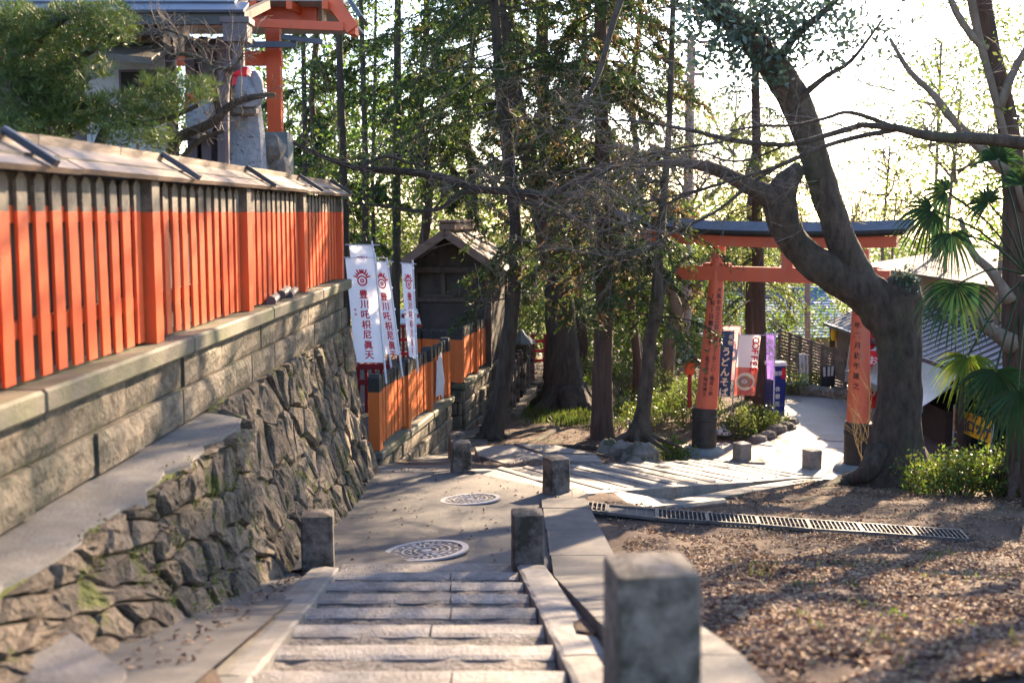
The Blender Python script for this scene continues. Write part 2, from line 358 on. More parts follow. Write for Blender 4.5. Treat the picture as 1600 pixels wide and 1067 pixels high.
V = np.array([[x, y, gz(x, y) + (dirt_noise(x, y) if (x > .95 and y < 18.5) or (y > 15 and x < 3) else 0) + (min(8, max(0, -x - 12) * .25) if y > 0 else 0)] for y in ys for x in xs])
nx, ny = len(xs), len(ys)
F = np.array([[j*nx+i, j*nx+i+1, (j+1)*nx+i+1, (j+1)*nx+i] for j in range(ny-1) for i in range(nx-1)])
ground = link('ground', fast_mesh('ground', V, F, [M['dirt']], True)); tag(ground, kind='structure')

def grid_sheet(name, x0f, x1f, y0, y1, dz, m, nx_=12, step=.15, kind='structure', zf=gz, rough=0.0):
    V = []; F = []; ys_ = np.arange(y0, y1 + 1e-6, step)
    for y in ys_:
        for i in range(nx_ + 1):
            x = lerp(x0f(y), x1f(y), i / nx_); V.append((x, y, zf(x, y) + dz + random.uniform(-rough, rough)))
    for j in range(len(ys_) - 1):
        for i in range(nx_): a = j*(nx_+1)+i; F.append((a, a+1, a+nx_+2, a+nx_+1))
    o = link(name, mesh_data(name, V, F, [m], None, True)); tag(o, kind=kind); return o
def Lz(x, y): return float(np.interp(y, LY, LZ))
def flz(x, y): return lerp(float(np.interp(y, LY, LZ)), float(np.interp(y, RY, RZ)), sstep(.7, 1.8, x))
grid_sheet('asphalt_path', lambda y: -2.0, lambda y: .30 if y < 11.2 else (.30 + (y-11.2)*.22 if y < 12.1 else (.5 - (y-12.1)*.78 if y < 13.6 else -.55)), 8.2, 16.2, .022, M['asphalt'], 14, .1, zf=Lz)
grid_sheet('path_beside_wall', lambda y: -2.0, lambda y: XL(y) - .12, 3.0, 8.2, .012, M['asphalt'], 5, .15, zf=Lz)
grid_sheet('upper_landing', lambda y: -2.4, lambda y: 1.0, -1, 3.35, .03, M['concrete'], 8, .2, zf=Lz)
grid_sheet('lower_path', lambda y: -1.75, lambda y: -.35 - (y-16)*.02, 16.2, 22, .02, M['asphalt'], 6, .3, zf=Lz)

# concrete strip to the right of the steps, laid in slabs
def slab_on(name, poly, zf, top, thick, m, parent, jit=.0):
    mb = MB(); j = random.uniform(-jit, jit)
    mb.prism(poly, lambda x, y: zf(x, y) + top - thick, lambda x, y: zf(x, y) + top + j)
    return mb.build(name, m, parent)
sw = thing('concrete_walkway', 'narrow stained concrete walkway of slabs running down beside the right kerb of the front steps', 'walkway', (.55, 6, -2.1))
yy = 3.0; k = 0
while yy < 11.3:
    y2 = min(yy + 1.12, 11.45)
    e0 = XR(yy) + .215 if yy < 8.2 else .29; e1 = XR(y2) + .215 if y2 < 8.2 else .30
    r0 = .87 - .015*(yy-3); r1 = .87 - .015*(y2-3)
    slab_on('slab', [(e0, yy+.006), (r0, yy+.006), (r1, y2-.006), (e1, y2-.006)], Lz, .05, .3, M['asphalt'], sw, .003)
    yy = y2; k += 1

# ---------------------------------------------------------------- front steps
st = thing('stone_steps', 'short flight of worn grey stone steps with rough infill between two stone kerbs in front', 'stairs', (-.5, 6, -2.3))
NS = 9; RUN = .57; RISE = .115
for k in range(0, NS + 1):
    yf = 8.15 + .22 - RUN * k; zt = -2.62 + RISE * k + .022
    if k == 0: y0 = 8.15 - .05
    else: y0 = yf - RUN
    nose = .165 if k else .3
    xj = random.choice([.42, .55, .63]); 
    cuts = [0, xj, 1] if k not in (0, 6) else [0, 1]
    for a, b in zip(cuts[:-1], cuts[1:]):
        x0 = lerp(XL(yf), XR(yf), a) + .004; x1 = lerp(XL(yf), XR(yf), b) - .004
        # a slab with a worn, uneven top
        mb = MB(); n = 9; V = []; Fc = []
        ytab = [yf - nose, yf - nose + .03, yf - nose*.5, yf - .03, yf]
        for j, y in enumerate(ytab):
            for i in range(n + 1):
                zz = zt + random.uniform(-.0018, .0015) - (.008 if j in (0, 4) else 0)
                yo = random.uniform(-.006, .006) if j in (0, 4) else 0
                V.append((lerp(x0, x1, i/n), y + yo, zz))
        base = len(V)
        for i in range(n + 1): V.append((lerp(x0, x1, i/n), yf, zt - .2))
        for i in range(n + 1): V.append((lerp(x0, x1, i/n), yf - nose, zt - .1))
        for j in range(4):
            for i in range(n): q = j*(n+1)+i; Fc.append((q, q+1, q+n+2, q+n+1))
        for i in range(n): Fc.append((4*(n+1)+i, 4*(n+1)+i+1, base+i+1, base+i)); Fc.append((base+n+1+i, base+n+2+i, i+1, i))
        mb.add(V, Fc); mb.build('step_stone', M['tread'], st)
    if k:
        mb = MB(); n = 14; mrows = 5; V = []; Fc = []
        ya, yb = yf - RUN - .03, yf - nose + .015
        for j in range(mrows + 1):
            for i in range(n + 1):
                V.append((lerp(XL(yf), XR(yf), i/n), lerp(ya, yb, j/mrows), zt - .012 + random.uniform(-.010, .008)))
        for j in range(mrows):
            for i in range(n): q = j*(n+1)+i; Fc.append((q, q+1, q+n+2, q+n+1))
        mb.add(V, Fc); mb.build('step_infill', M['cobble'], st)
# kerbs: sloping stones
def slopez(y): return lerp(-2.55, -2.55 + RISE*8, (8.2 - y) / (RUN * 8))
for side in (0, 1):
    ya = 8.05; segs = [1.55, 1.9, 1.8] if side else [2.2, 1.6, 1.5]
    for L in segs:
        yb = ya - L
        def ex(y, o): return (XR(y) + o) if side else (XL(y) - o)
        mb = MB(); n = 10; V = []; Fc = []
        for i in range(n + 1):
            y = lerp(ya - .006, yb + .006, i / n); z = slopez(y) + (.0 if side else -.015)
            for o, dz in ((.0, -.5), (.0, -.008), (.02, 0), (.10, .004), (.19, 0), (.205, -.008), (.205, -.5)):
                V.append((ex(y, o) + (random.uniform(-.004, .004)), y, z + dz + random.uniform(-.004, .004)))
        for i in range(n):
            for q in range(6): a = i*7+q; Fc.append((a, a+1, a+8, a+7))
        Fc += [tuple(range(7)), tuple(n*7 + q for q in range(6, -1, -1))]
        mb.add(V, Fc); mb.build('kerb_stone', M['granite'] if side else M['concrete'], st); ya = yb

# ---------------------------------------------------------------- square stone posts
def post(loc, w, h, label, rz=0.0, m='post'):
    t = thing('stone_post', label, 'post', loc, rz, 'square stone posts along the path')
    mb = MB(); q = w / 2; b = .012; V = []; Fc = []
    rings = [(q, -.35), (q, 0), (q * .985, h * .5), (q * .975, h - .022), (q * .96, h - .016)]
    prof = []
    for r, z in rings:
        ring = []
        for sx, sy in ((1,1),(-1,1),(-1,-1),(1,-1)):
            if sx * sy > 0: ring += [(sx*r, sy*(r-b)), (sx*(r-b), sy*r)]
            else: ring += [(sx*(r-b), sy*r), (sx*r, sy*(r-b))]
        prof.append([(x + random.uniform(-.003,.003), y + random.uniform(-.003,.003), z) for x, y in ring])
    for rr in prof: V += rr
    for i in range(len(prof) - 1):
        for k in range(8): k2 = (k+1) % 8; Fc.append((i*8+k, i*8+k2, (i+1)*8+k2, (i+1)*8+k))
    mb.add(V, Fc); mb.build_local = None
    o = link('shaft', mesh_data('shaft', V, Fc, [M[m]]), t)
    top = prof[-1]; V2 = [(x, y, z + .001) for x, y, z in top] + [(x*.5, y*.5, h * 1.0 + .004) for x, y, z in top] + [(0, 0, h + .012)]
    F2 = [(k, (k+1) % 8, 8+(k+1) % 8, 8+k) for k in range(8)] + [(8+k, 8+(k+1) % 8, 16) for k in range(8)]
    link('pyramid_cap', mesh_data('pyramid_cap', V2, F2, [M[m]]), t)
    return t
b1 = P(497, 893, 8.2); b2 = P(824, 903, 8.2)
post((b1.x, 8.22, -2.60), .23, .43, 'dark square stone post at the head of the left kerb by the rubble wall', R(6))
post((b2.x, 8.22, -2.62), .23, .46, 'weathered square stone post at the top of the right kerb of the front steps', R(4))
post((P(869, 773, 11.95).x, 11.95, -2.98), .225, .42, 'square stone post on the right corner where the lower stairs begin', R(25))
post((P(720, 740, 13.4).x, 13.4, -3.1), .225, .42, 'shaded square stone post at the left head of the lower stairs', R(10))
post((P(713, 690, 16.6).x, 16.6, -3.62), .225, .42, 'small half hidden stone post below the orange fence, behind another post', R(10))
post((P(1159, 722, 20.3).x, 20.3, -4.45), .25, .36, 'sunlit stone post beside the left pillar of the shrine gate', R(25), 'granite')  # paler stone stands in for light bounced onto this post
post((P(1268, 738, 19.7).x, 19.7, -4.45), .25, .36, 'sunlit stone post with carved marks between the two gate pillars', R(25), 'granite')  # bounced light is put into the lighter stone colour here
fp = P(1017, 900, 3.12)
post((fp.x, 3.12, -1.43), .232, .47, 'large grey stone post standing closest, out of focus at the foot of the picture', R(7))

# ---------------------------------------------------------------- retaining wall
def FX(y): return -2.394 + .021 * y
rw = thing('retaining_wall', 'tall mossy rubble stone wall with ashlar courses carrying the long red fence', 'wall', (-2, 9, -2.6))
def wtop(y):
    t = sstep(7.75, 8.05, y); return lerp(FX(y) + .40, FX(y) + .12, t), lerp(-1.43, -1.36, t)
def wbase(y): return -1.62 - .03 * math.sin(y), gz(-1.8, y) - .06
def wpt(u, v, d=0.0):
    xt, zt = wtop(u); xb, zb = wbase(u); t = v; bow = .05 * math.sin(PI * t)
    x = lerp(xb, xt, t) - bow; z = lerp(zb, zt, t)
    nz_ = abs(xt - xb) / 1.6
    return Vector((x + d, u, z + d * nz_))
H = 1.6
def clip(poly, px_, py_, nx_, ny_):
    out = []
    for i in range(len(poly)):
        a, b = poly[i], poly[(i+1) % len(poly)]
        da = (a[0]-px_)*nx_ + (a[1]-py_)*ny_; db = (b[0]-px_)*nx_ + (b[1]-py_)*ny_
        if da <= 0: out.append(a)
        if da * db < 0: t = da / (da - db); out.append((a[0]+(b[0]-a[0])*t, a[1]+(b[1]-a[1])*t))
    return out
def rubble_cells(u0, u1, h, su, sv, shear=.25):
    sites = []
    j = 0; v = -sv/2
    while v < h + sv:
        u = u0 - su + (j % 2) * su * .5
        while u < u1 + su:
            sites.append((u + random.uniform(-.36, .36)*su + shear*v, v + random.uniform(-.36, .36)*sv)); u += su
        v += sv; j += 1
    A = np.array(sites); cells = []
    for i, (u, v) in enumerate(sites):
        d = ((A[:,0]-u)/su)**2 + ((A[:,1]-v)/sv)**2; idx = np.argsort(d)[1:15]
        poly = [(u-1, v-1), (u+1, v-1), (u+1, v+1), (u-1, v+1)]
        for k in idx:
            q = A[k]; nx_, ny_ = q[0]-u, q[1]-v; L = math.hypot(nx_, ny_); nx_ /= L; ny_ /= L
            poly = clip(poly, (u+q[0])/2 - nx_*.009, (v+q[1])/2 - ny_*.009, nx_, ny_)
            if len(poly) < 3: break
        if len(poly) < 3: continue
        for (a, b, c, d_) in ((u0, 0, -1, 0), (u1, 0, 1, 0), (0, 0, 0, -1), (0, h, 0, 1)): poly = clip(poly, a, b, c, d_) if len(poly) >= 3 else poly
        if len(poly) >= 3:
            cx = sum(p[0] for p in poly)/len(poly); cy = sum(p[1] for p in poly)/len(poly)
            area = abs(sum(poly[k][0]*poly[(k+1) % len(poly)][1] - poly[(k+1) % len(poly)][0]*poly[k][1] for k in range(len(poly))))/2
            if area > .004: cells.append((poly, cx, cy, area))
    return cells
def stone_mesh(poly, cx, cy, f, proud, name='stone', m=None, parent=None):
    # refine the outline, then ring, inner ring and crown
    pts = []
    for i in range(len(poly)):
        a, b = poly[i], poly[(i+1) % len(poly)]; pts.append(a)
        if math.hypot(b[0]-a[0], b[1]-a[1]) > .07: pts.append(((a[0]+b[0])/2 + random.uniform(-.008,.008), (a[1]+b[1])/2 + random.uniform(-.008,.008)))
    n = len(pts); V = []; tu, tv = random.uniform(-.13, .13), random.uniform(-.13, .13)
    for s_, d in ((1.0, -.05), (.97, .55*proud), (.84, .93*proud), (.42, proud)):
        for (a, b) in pts:
            u = cx + (a-cx)*s_; v = cy + (b-cy)*s_
            V.append(f(u, v, d + (random.uniform(-.014, .014) + (a-cx)*s_*tu + (b-cy)*s_*tv*.5 if d > 0 else 0)))
    V.append(f(cx, cy, proud + random.uniform(-.015, .01)))
    Fc = []
    for r in range(3):
        for k in range(n): k2 = (k+1) % n; Fc.append((r*n+k, r*n+k2, (r+1)*n+k2, (r+1)*n+k))
    for k in range(n): Fc.append((3*n+k, 3*n+(k+1) % n, 4*n))
    mb = MB(); mb.add(V, Fc); return mb.build(name, m or M['rubble'], parent, False)
cells = rubble_cells(3.5, 13.75, H, .25, .40, .34)
cells.sort(key=lambda c: -c[3] / c[1] ** 2)
for poly, cx, cy, ar in cells[:298]:
    stone_mesh(poly, cx, cy, lambda u, v, d: wpt(u, v / H, d), random.uniform(.03, .075), parent=rw)
if len(cells) > 298:
    mb = MB()
    for poly, cx, cy, ar in cells[298:]:
        V = [wpt(a, b / H, .05) for a, b in poly] + [wpt(a, b / H, -.05) for a, b in poly]; n = len(poly)
        mb.add(V, [tuple(range(n))] + [(k, (k+1) % n, n+(k+1) % n, n+k) for k in range(n)])
    tag(mb.build('small_stone_fill', M['rubble'], rw), kind='stuff')
mb = MB(); nU = 60; V = []; Fc = []
for i in range(nU + 1):
    u = lerp(3.3, 13.75, i / nU)
    for v in np.linspace(0, 1, 6): V.append(wpt(u, v, -.005))
    a = wpt(u, 1, 0); V.append(Vector((FX(u) - .3, u, a.z - .01))); V.append(Vector((FX(u) - .3, u, -4)))
for i in range(nU):
    for q in range(7): a = i*8+q; Fc.append((a, a+8, a+9, a+1))
Fc.append(tuple(nU*8 + q for q in range(8)))
mb.add(V, Fc); mb.build('mortar_core', M['mossjoint'], rw)
# cement top of the projecting lower part
mb = MB(); V = []; Fc = []; n = 24
for i in range(n + 1):
    u = lerp(3.3, 7.93, i / n); xo = FX(u) + .40 + .035*math.sin(u*7) + .02*math.sin(u*17)
    for x, z in ((FX(u) + .05, -1.385), (lerp(FX(u)+.05, xo, .5), -1.395), (xo, -1.41), (xo + .006, -1.45)): V.append((x, u, z + random.uniform(-.004, .004)))
for i in range(n):
    for q in range(3): a = i*4+q; Fc.append((a, a+4, a+5, a+1))
mb.add(V, Fc); mb.build('cement_ledge', M['concrete'], rw)
# ashlar courses and the sill
for row, (z1, z0, off, L) in enumerate(((-.925, -1.14, .085, 1.12), (-1.145, -1.37, .11, .86))):
    y = 3.1 + row * .4
    while y < 13.8:
        y2 = min(y + L * random.uniform(.8, 1.2), 13.9)
        o = off + random.uniform(-.012, .014); x = FX((y+y2)/2)
        mb = MB(); V = []; Fc = []; n = 8; m_ = 4
        for j in range(m_ + 1):
            for i in range(n + 1):
                e = .012 if (i in (0, n) or j in (0, m_)) else random.uniform(-.012, .010)
                V.append((FX(lerp(y, y2, i/n)) + o - (e if e == .012 else e), lerp(y + .006, y2 - .006, i/n), lerp(z0 + .004, z1 - .004, j/m_)))
        for j in range(m_):
            for i in range(n): a = j*(n+1)+i; Fc.append((a, a+1, a+n+2, a+n+1))
        V += [(FX(y)-.1, y+.006, z0), (FX(y2)-.1, y2-.006, z0), (FX(y2)-.1, y2-.006, z1-.004), (FX(y)-.1, y+.006, z1-.004)]
        b = len(V) - 4; Fc += [(n, b+1, b+2, (m_+1)*(n+1)-1), (0, m_*(n+1), b+3, b), (m_*(n+1), (m_+1)*(n+1)-1, b+2, b+3)]
        mb.add(V, Fc); mb.build('ashlar_block', M['ashlar'], rw); y = y2
mb = MB(); mb.box((FX(8.5) - .12, 8.5, -1.15), (.36, 10.75, .45), rz=-.021); mb.build('backing_wall', M['mossjoint'], rw)
y = 2.9
while y < 13.9:
    y2 = min(y + 2.3, 13.98); x = FX((y+y2)/2)
    mb = MB(); mb.box((x - .06, (y+y2)/2, -.862), (.44, y2 - y - .01, .115), rz=-.021, bev=.015); mb.build('sill_stone', M['sill'], rw); y = y2
# the concrete slope at the near foot of the wall
cs = MB(); poly = [(-3.1, 2.4), (-1.20, 3.2), (-1.34, 3.85), (-1.74, 4.35), (-2.0, 4.3), (-3.1, 4.1)]
cs.prism(poly, -2.2, lambda x, y: -1.60 - .05*(y-4) + .03*(x+1.7)); tag(cs.build('concrete_apron', M['concrete']), 'grey concrete slab corner at the near foot of the rubble wall', 'slab')

# upper terrace behind the wall, lower terrace behind the orange fences
mb = MB(); mb.prism([(-40, -3), (-2.75, -3), (-2.35, 13.8), (-40, 13.8)], -6, -.93); tag(mb.build('upper_terrace', M['dirt']), kind='structure')

# ---------------------------------------------------------------- fences
def pale_mesh(w, t, zb, zs, zt, m0, m1, name='pale'):
    V = []; Fc = []; fm = []
    for z in (zb, zs): V += [(-w/2,-t/2,z),(w/2,-t/2,z),(w/2,t/2,z),(-w/2,t/2,z)]
    Fc += [(3,2,1,0)] + [(k,(k+1)%4,4+(k+1)%4,4+k) for k in range(4)]; fm += [0]*5
    n = len(V); zt2 = zt - w*.30
    for z in (zs, zt2): V += [(-w/2,-t/2,z),(w/2,-t/2,z),(w/2,t/2,z),(-w/2,t/2,z)]
    V += [(-w*.18,-t/2*.9,zt),(w*.18,-t/2*.9,zt),(w*.18,t/2*.9,zt),(-w*.18,t/2*.9,zt)]
    for b in (n, n+4): Fc += [(b+k, b+(k+1)%4, b+4+(k+1)%4, b+4+k) for k in range(4)]; fm += [1]*4
    Fc.append((n+8,n+9,n+10,n+11)); fm.append(1)
    return mesh_data(name, V, Fc, [m0, m1], fm)
def fence(t, p0, p1, posts, per, w, th, zb, zs, zt, m0, m1, postw=.125, zpost=None, zpb=None, rails=(.25, .8), skip=()):
    """posts: distances along the line; per: pales in each bay (list). children: post, pale, rail"""
    d = Vector((p1[0]-p0[0], p1[1]-p0[1])); L = d.length; d.normalize(); ang = math.atan2(d.y, d.x)
    base = parent_loc(t)
    pm = pale_mesh(w, th, zb, zs, zt, m0, m1); qm = pale_mesh(postw, postw, zpb if zpb is not None else zb, zs, zpost or zt, m0, m1, 'post')
    for s in posts:
        link('fence_post', qm, t, Vector((p0[0] + d.x*s, p0[1] + d.y*s, 0)) - base, (0, 0, ang))
    for (a, b), n in zip(zip(posts[:-1], posts[1:]), per):
        for k in range(n):
            s = lerp(a + postw/2, b - postw/2, (k + .5) / n)
            link('pale', pm, t, Vector((p0[0] + d.x*s, p0[1] + d.y*s, random.uniform(-.006, .006))) - base, (random.uniform(-.006, .006), random.uniform(-.008, .008), ang + random.uniform(-.03, .03)))
    nrm = Vector((-d.y, d.x))
    for f in rails:
        z = lerp(zb, zt, f)
        mb = MB(); a = Vector((p0[0], p0[1])) + d*posts[0] + nrm*(th*.5+.032); b = Vector((p0[0], p0[1])) + d*posts[-1] + nrm*(th*.5+.032)
        mb.bar((a.x, a.y, z), (b.x, b.y, z), .055, .08); mb.build('rail', m0, t)
rf = thing('long_red_fence', 'long vermilion picket fence with blackened tips and a board roof on the rubble wall', 'fence', (-2.25, 9.4, -.8))
pY = [2.55, 4.83, 7.10, 9.40, 11.67, 13.90]
fence(rf, (FX(pY[0]), pY[0]), (FX(pY[-1]), pY[-1]), [y - pY[0] for y in pY], [11]*5, .112, .018, -.79, .0, .185, M['verm'], M['tip'], .135, .24, -.80)
# added black boards that stand in for the shade between the pickets
for a_, b_ in zip(pY[:-1], pY[1:]):
    for k in range(6):
        y0_, y1_ = lerp(a_, b_, k/6), lerp(a_, b_, (k+1)/6) - .006; mb = MB()
        mb.box((FX((y0_+y1_)/2) - .125 + .004*(k % 2), (y0_+y1_)/2, -.30), (.015, y1_-y0_, .98), rz=-.021); mb.build('gap_shade_board', M['black'], rf)
# board roof on the fence
y = 2.4; k = 0
while y < 14.2:
    y2 = min(y + 1.15, 14.35); f0, f1 = FX(y), FX(y2); dz = random.uniform(-.006, .006)
    mb = MB(); mb.sheet([(f0+.12, y+.004, .215+dz), (f1+.12, y2-.004, .215+dz), (f1-.13, y2-.004, .35+dz), (f0-.13, y+.004, .35+dz)], .03); mb.build('roof_board', M['capwood'], rf)
    mb = MB(); mb.sheet([(f0-.10, y+.006, .385+dz), (f1-.10, y2-.006, .385+dz), (f1-.34, y2-.006, .40+dz), (f0-.34, y+.006, .40+dz)], .05); mb.build('ridge_board', M['capwood'], rf)
    mb = MB(); mb.sheet([(f0-.31, y+.004, .35+dz), (f1-.31, y2-.004, .35+dz), (f1-.60, y2-.004, .21+dz), (f0-.60, y+.004, .21+dz)], .03); mb.build('back_roof_board', M['capwood'], rf)
    y = y2
for y in (3.1, 5.45, 7.75, 10.0, 12.2, 14.05):
    f0 = FX(y); mb = MB(); mb.bar((f0+.15, y, .225), (f0-.10, y + .02, .385), .05, .035, up=(1, 0, 1)); mb.build('joint_strip', M['darkmetal'], rf)
mb = MB(); mb.bar((FX(2.4)-.01, 2.4, .255), (FX(14.2)-.01, 14.2, .255), .09, .04); mb.build('head_beam', M['black'], rf)
for i, (y, dz, ry) in enumerate(((10.35, 0, .2), (10.75, .03, .1), (11.1, .0, .3))):
    mb = MB(); mb.tube([(FX(y)+.06, y-.26, -.78+dz), (FX(y)+.02, y+.26, -.765+dz)], .042, 10)
    tag(mb.build('ridge_tile', M['clay']), ('dark round clay roof tile on the sill, the nearest of three', 'dark round clay roof tile lying on the sill, the middle one of three', 'dark round clay roof tile lying on the sill, the farthest of three')[i], 'roof tile', 'loose roof tiles on the sill')

# second fence (orange), third fence
def dirline(px0, py0, Y0, px1, Y1): a = P(px0, py0, Y0); b = P(px1, py0, Y1); return (a.x, a.y), (b.x, b.y)
q0 = P(586, 600, 14.9); q1 = P(695, 540, 19.3)
f2 = thing('orange_fence', 'orange picket fence with black tips and a white plastic sheet, below the white banners', 'fence', (q0.x, q0.y, -3.1))
L2 = math.hypot(q1.x-q0.x, q1.y-q0.y)
fence(f2, (q0.x, q0.y), (q1.x, q1.y), [0, L2*.36, L2*.70, L2], [9, 9, 8], .125, .05, -3.05, -2.33, -2.14, M['orange'], M['black'], .15, -2.1, -3.1)
w2 = thing('low_stone_wall', 'mossy stone wall below the nearer orange fence beside the dark path', 'wall', (q0.x, q0.y, -3.6))
dd = Vector((q1.x-q0.x, q1.y-q0.y, 0)).normalized(); nn = Vector((dd.y, -dd.x, 0))
def along(s, off, z): v = Vector((q0.x, q0.y, 0)) + dd*s + nn*off; return Vector((v.x, v.y, z))
def block_row(t, name, m, fa, s0, s1, L, z0, z1, off, jit=.012, thick=.35):
    s = s0
    while s < s1 - .05:
        s2 = min(s + L*random.uniform(.75, 1.25), s1); o = off + random.uniform(-jit, jit)
        a = fa((s+s2)/2, o - thick/2, (z0+z1)/2); b = fa((s+s2)/2 + .1, o - thick/2, (z0+z1)/2); d = b - a
        mb = MB(); mb.box(a, (s2 - s - .012, thick, z1 - z0 - .012), rz=math.atan2(d.y, d.x), bev=.02); mb.build(name, m, t); s = s2
block_row(w2, 'sill_stone', M['sill'], along, -.15, L2+.1, 1.6, -3.22, -3.10, .14)
for i, (za, zb_) in enumerate(((-3.44, -3.22), (-3.68, -3.44), (-3.92, -3.68), (-4.16, -3.92))): block_row(w2, 'wall_stone', M['ashlar'], along, -.1 - .1*(i % 2), L2+.05, .55, za, zb_, .09 + .03*i, .02)
g0 = P(718, 560, 21.9); g1 = P(779, 520, 26.2); L3 = math.hypot(g1.x-g0.x, g1.y-g0.y)
f3 = thing('far_orange_fence', 'orange picket fence with black tips round the corner of the old wooden shrine hut', 'fence', (g0.x, g0.y, -3.25))
fence(f3, (g0.x, g0.y), (g1.x, g1.y), [0, L3*.34, L3*.68, L3], [9, 8, 8], .125, .05, -3.2, -2.42, -2.22, M['orange'], M['black'], .15, -2.17, -3.25)
h0 = P(655, 560, 22.05)
fence(f3, (h0.x, h0.y), (g0.x - .09, g0.y), [0, g0.x - .09 - h0.x], [6], .11, .05, -3.2, -2.42, -2.25, M['orange'], M['black'], .1, -2.2, -3.25)
mb = MB(); mb.box(((h0.x+g0.x)/2, 21.95, -3.32), (g0.x-h0.x+.2, .22, .16)); mb.build('base_beam', M['black'], f3)
w3 = thing('far_stone_wall', 'sunlit brown stone wall under the far orange fence behind a leaning trunk', 'wall', (g0.x, g0.y, -4.2))
dd3 = Vector((g1.x-g0.x, g1.y-g0.y, 0)).normalized(); nn3 = Vector((dd3.y, -dd3.x, 0))
def along3(s, off, z): v = Vector((g0.x, g0.y, 0)) + dd3*s + nn3*off; return Vector((v.x, v.y, z))
block_row(w3, 'sill_stone', M['sill'], along3, -.1, L3, 1.6, -3.38, -3.26, .14)
for i in range(5): block_row(w3, 'wall_stone', M['ashlar'], along3, -.1, L3+.05, .5, -3.38-.24*(i+1), -3.38-.24*i, .09 + .03*i, .03)
def front3(s, off, z): return Vector((h0.x - .8 + s, 21.8 - off, z))
for i in range(5): block_row(w3, 'wall_stone', M['ashlar'], front3, 0, g0.x - h0.x + .85, .45, -3.38-.24*(i+1), -3.38-.24*i, .09 + .02*i, .02)
mb = MB(); mb.prism([(-40, 14.2), (q0.x-.1, 14.6), (q0.x-.1, 14.95), (q1.x-.1, q1.y), (g0.x-.15, 22.0), (g1.x-.15, g1.y), (g1.x-.15, 33), (-40, 33)], -7, -3.24); tag(mb.build('lower_terrace', M['dirt']), kind='structure')

# ---------------------------------------------------------------- lower stairs
s2 = thing('lower_stairs', 'wide low flight of pale stone stairs leading down to the red shrine gate', 'stairs', ((A_L.x+B_R.x)/2, (A_L.y+B_R.y)/2, -3.8))
NB = 13
def q2(s, t): return lerp(lerp(A_L, B_L, s), lerp(A_R, B_R, s), t)
for k in range(NB):
    zt = lerp(-3.03, -4.43, (k + .35) / NB) ; sa, sb = k/NB, (k+1)/NB
    cuts = [.0, random.uniform(.35, .65), 1]
    for a, b in zip(cuts[:-1], cuts[1:]):
        for (u0, u1, nm, mm, dz) in ((sa + .80*(sb-sa), sb, 'step_stone', M['tread'], 0), (sa - .002, sa + .79*(sb-sa), 'step_infill', M['tread'], -.007)):
            c = [q2(u0+.001, a), q2(u0+.001, b), q2(u1-.001, b), q2(u1-.001, a)]
            mb = MB(); V = [(p.x, p.y, zt + dz + random.uniform(-.004, .004)) for p in c] + [(p.x, p.y, zt - .22) for p in c]
            mb.add(V, [(0,1,2,3),(7,6,5,4),(0,4,5,1),(1,5,6,2),(2,6,7,3),(3,7,4,0)]); mb.build(nm, mm, s2)
def kerbline(name, a, b, side, n, m, w=.16, rise=.03, par=s2, drop=.5):
    a, b = Vector(a), Vector(b); d = (b-a); d.z = 0; d.normalize(); r = Vector((d.y, -d.x, 0)) * side
    for k in range(n):
        p = a.lerp(b, k/n) ; q = a.lerp(b, (k+1)/n); p = p + d*.006; q = q - d*.006
        mb = MB(); V = []
        for o, dz in ((0, rise), (w, rise), (w, -drop), (0, -drop)):
            V += [p + r*o + Vector((0,0,dz + .004*((k % 3)-1)*(dz > 0))), q + r*o + Vector((0,0,dz + .004*((k % 3)-1)*(dz > 0)))]
        mb.add(V, [(0,1,3,2),(2,3,5,4),(4,5,7,6),(6,7,1,0),(0,2,4,6),(1,7,5,3)]); mb.build(name, m, par)
kerbline('kerb_stone', A_L, B_L, -1, 7, M['granite'], rise=.05)
kerbline('kerb_stone', A_R, B_R, 1, 6, M['granite'], rise=.05)
# concrete border outside the right kerb
cb = thing('concrete_border', 'smooth concrete border running along the right side of the lower stairs', 'kerb', (3, 15, -3.9))
ka = PZ(886, 797, -3.05); kb = PZ(1262, 757, -4.42)
kd_ = (kb - ka); kn_ = 6
for k in range(kn_):
    p = ka + kd_*(k/kn_); q = ka + kd_*((k+1)/kn_ - .003); w_ = Vector((kd_.y, -kd_.x, 0)).normalized()*.34
    quad = [p + w_, q + w_, q - w_*.12, p - w_*.12]; mb = MB()
    zt_ = lambda v: max(gz(v.x, v.y), gz(v.x + w_.x*.6, v.y + w_.y*.6)) + .025
    V = [(v.x, v.y, zt_(v)) for v in quad] + [(v.x, v.y, zt_(v) - .3) for v in quad]
    mb.add(V, [(0,1,2,3),(7,6,5,4),(0,4,5,1),(1,5,6,2),(2,6,7,3),(3,7,4,0)]); mb.build('border_slab', M['concrete'], cb)
kc = PZ(850, 803, -2.96); 
cbp = MB(); cbp.prism([(.30, 11.2), (.62, 11.45), (.80, 11.9), (.66, 12.25), (A_R.x+.16, A_R.y-.02), (A_R.x, A_R.y-.25), (.30, 11.4)], lambda x, y: -3.4, lambda x, y: flz(x, y) + .04); cbp.build('corner_slab', M['asphalt'], cb)

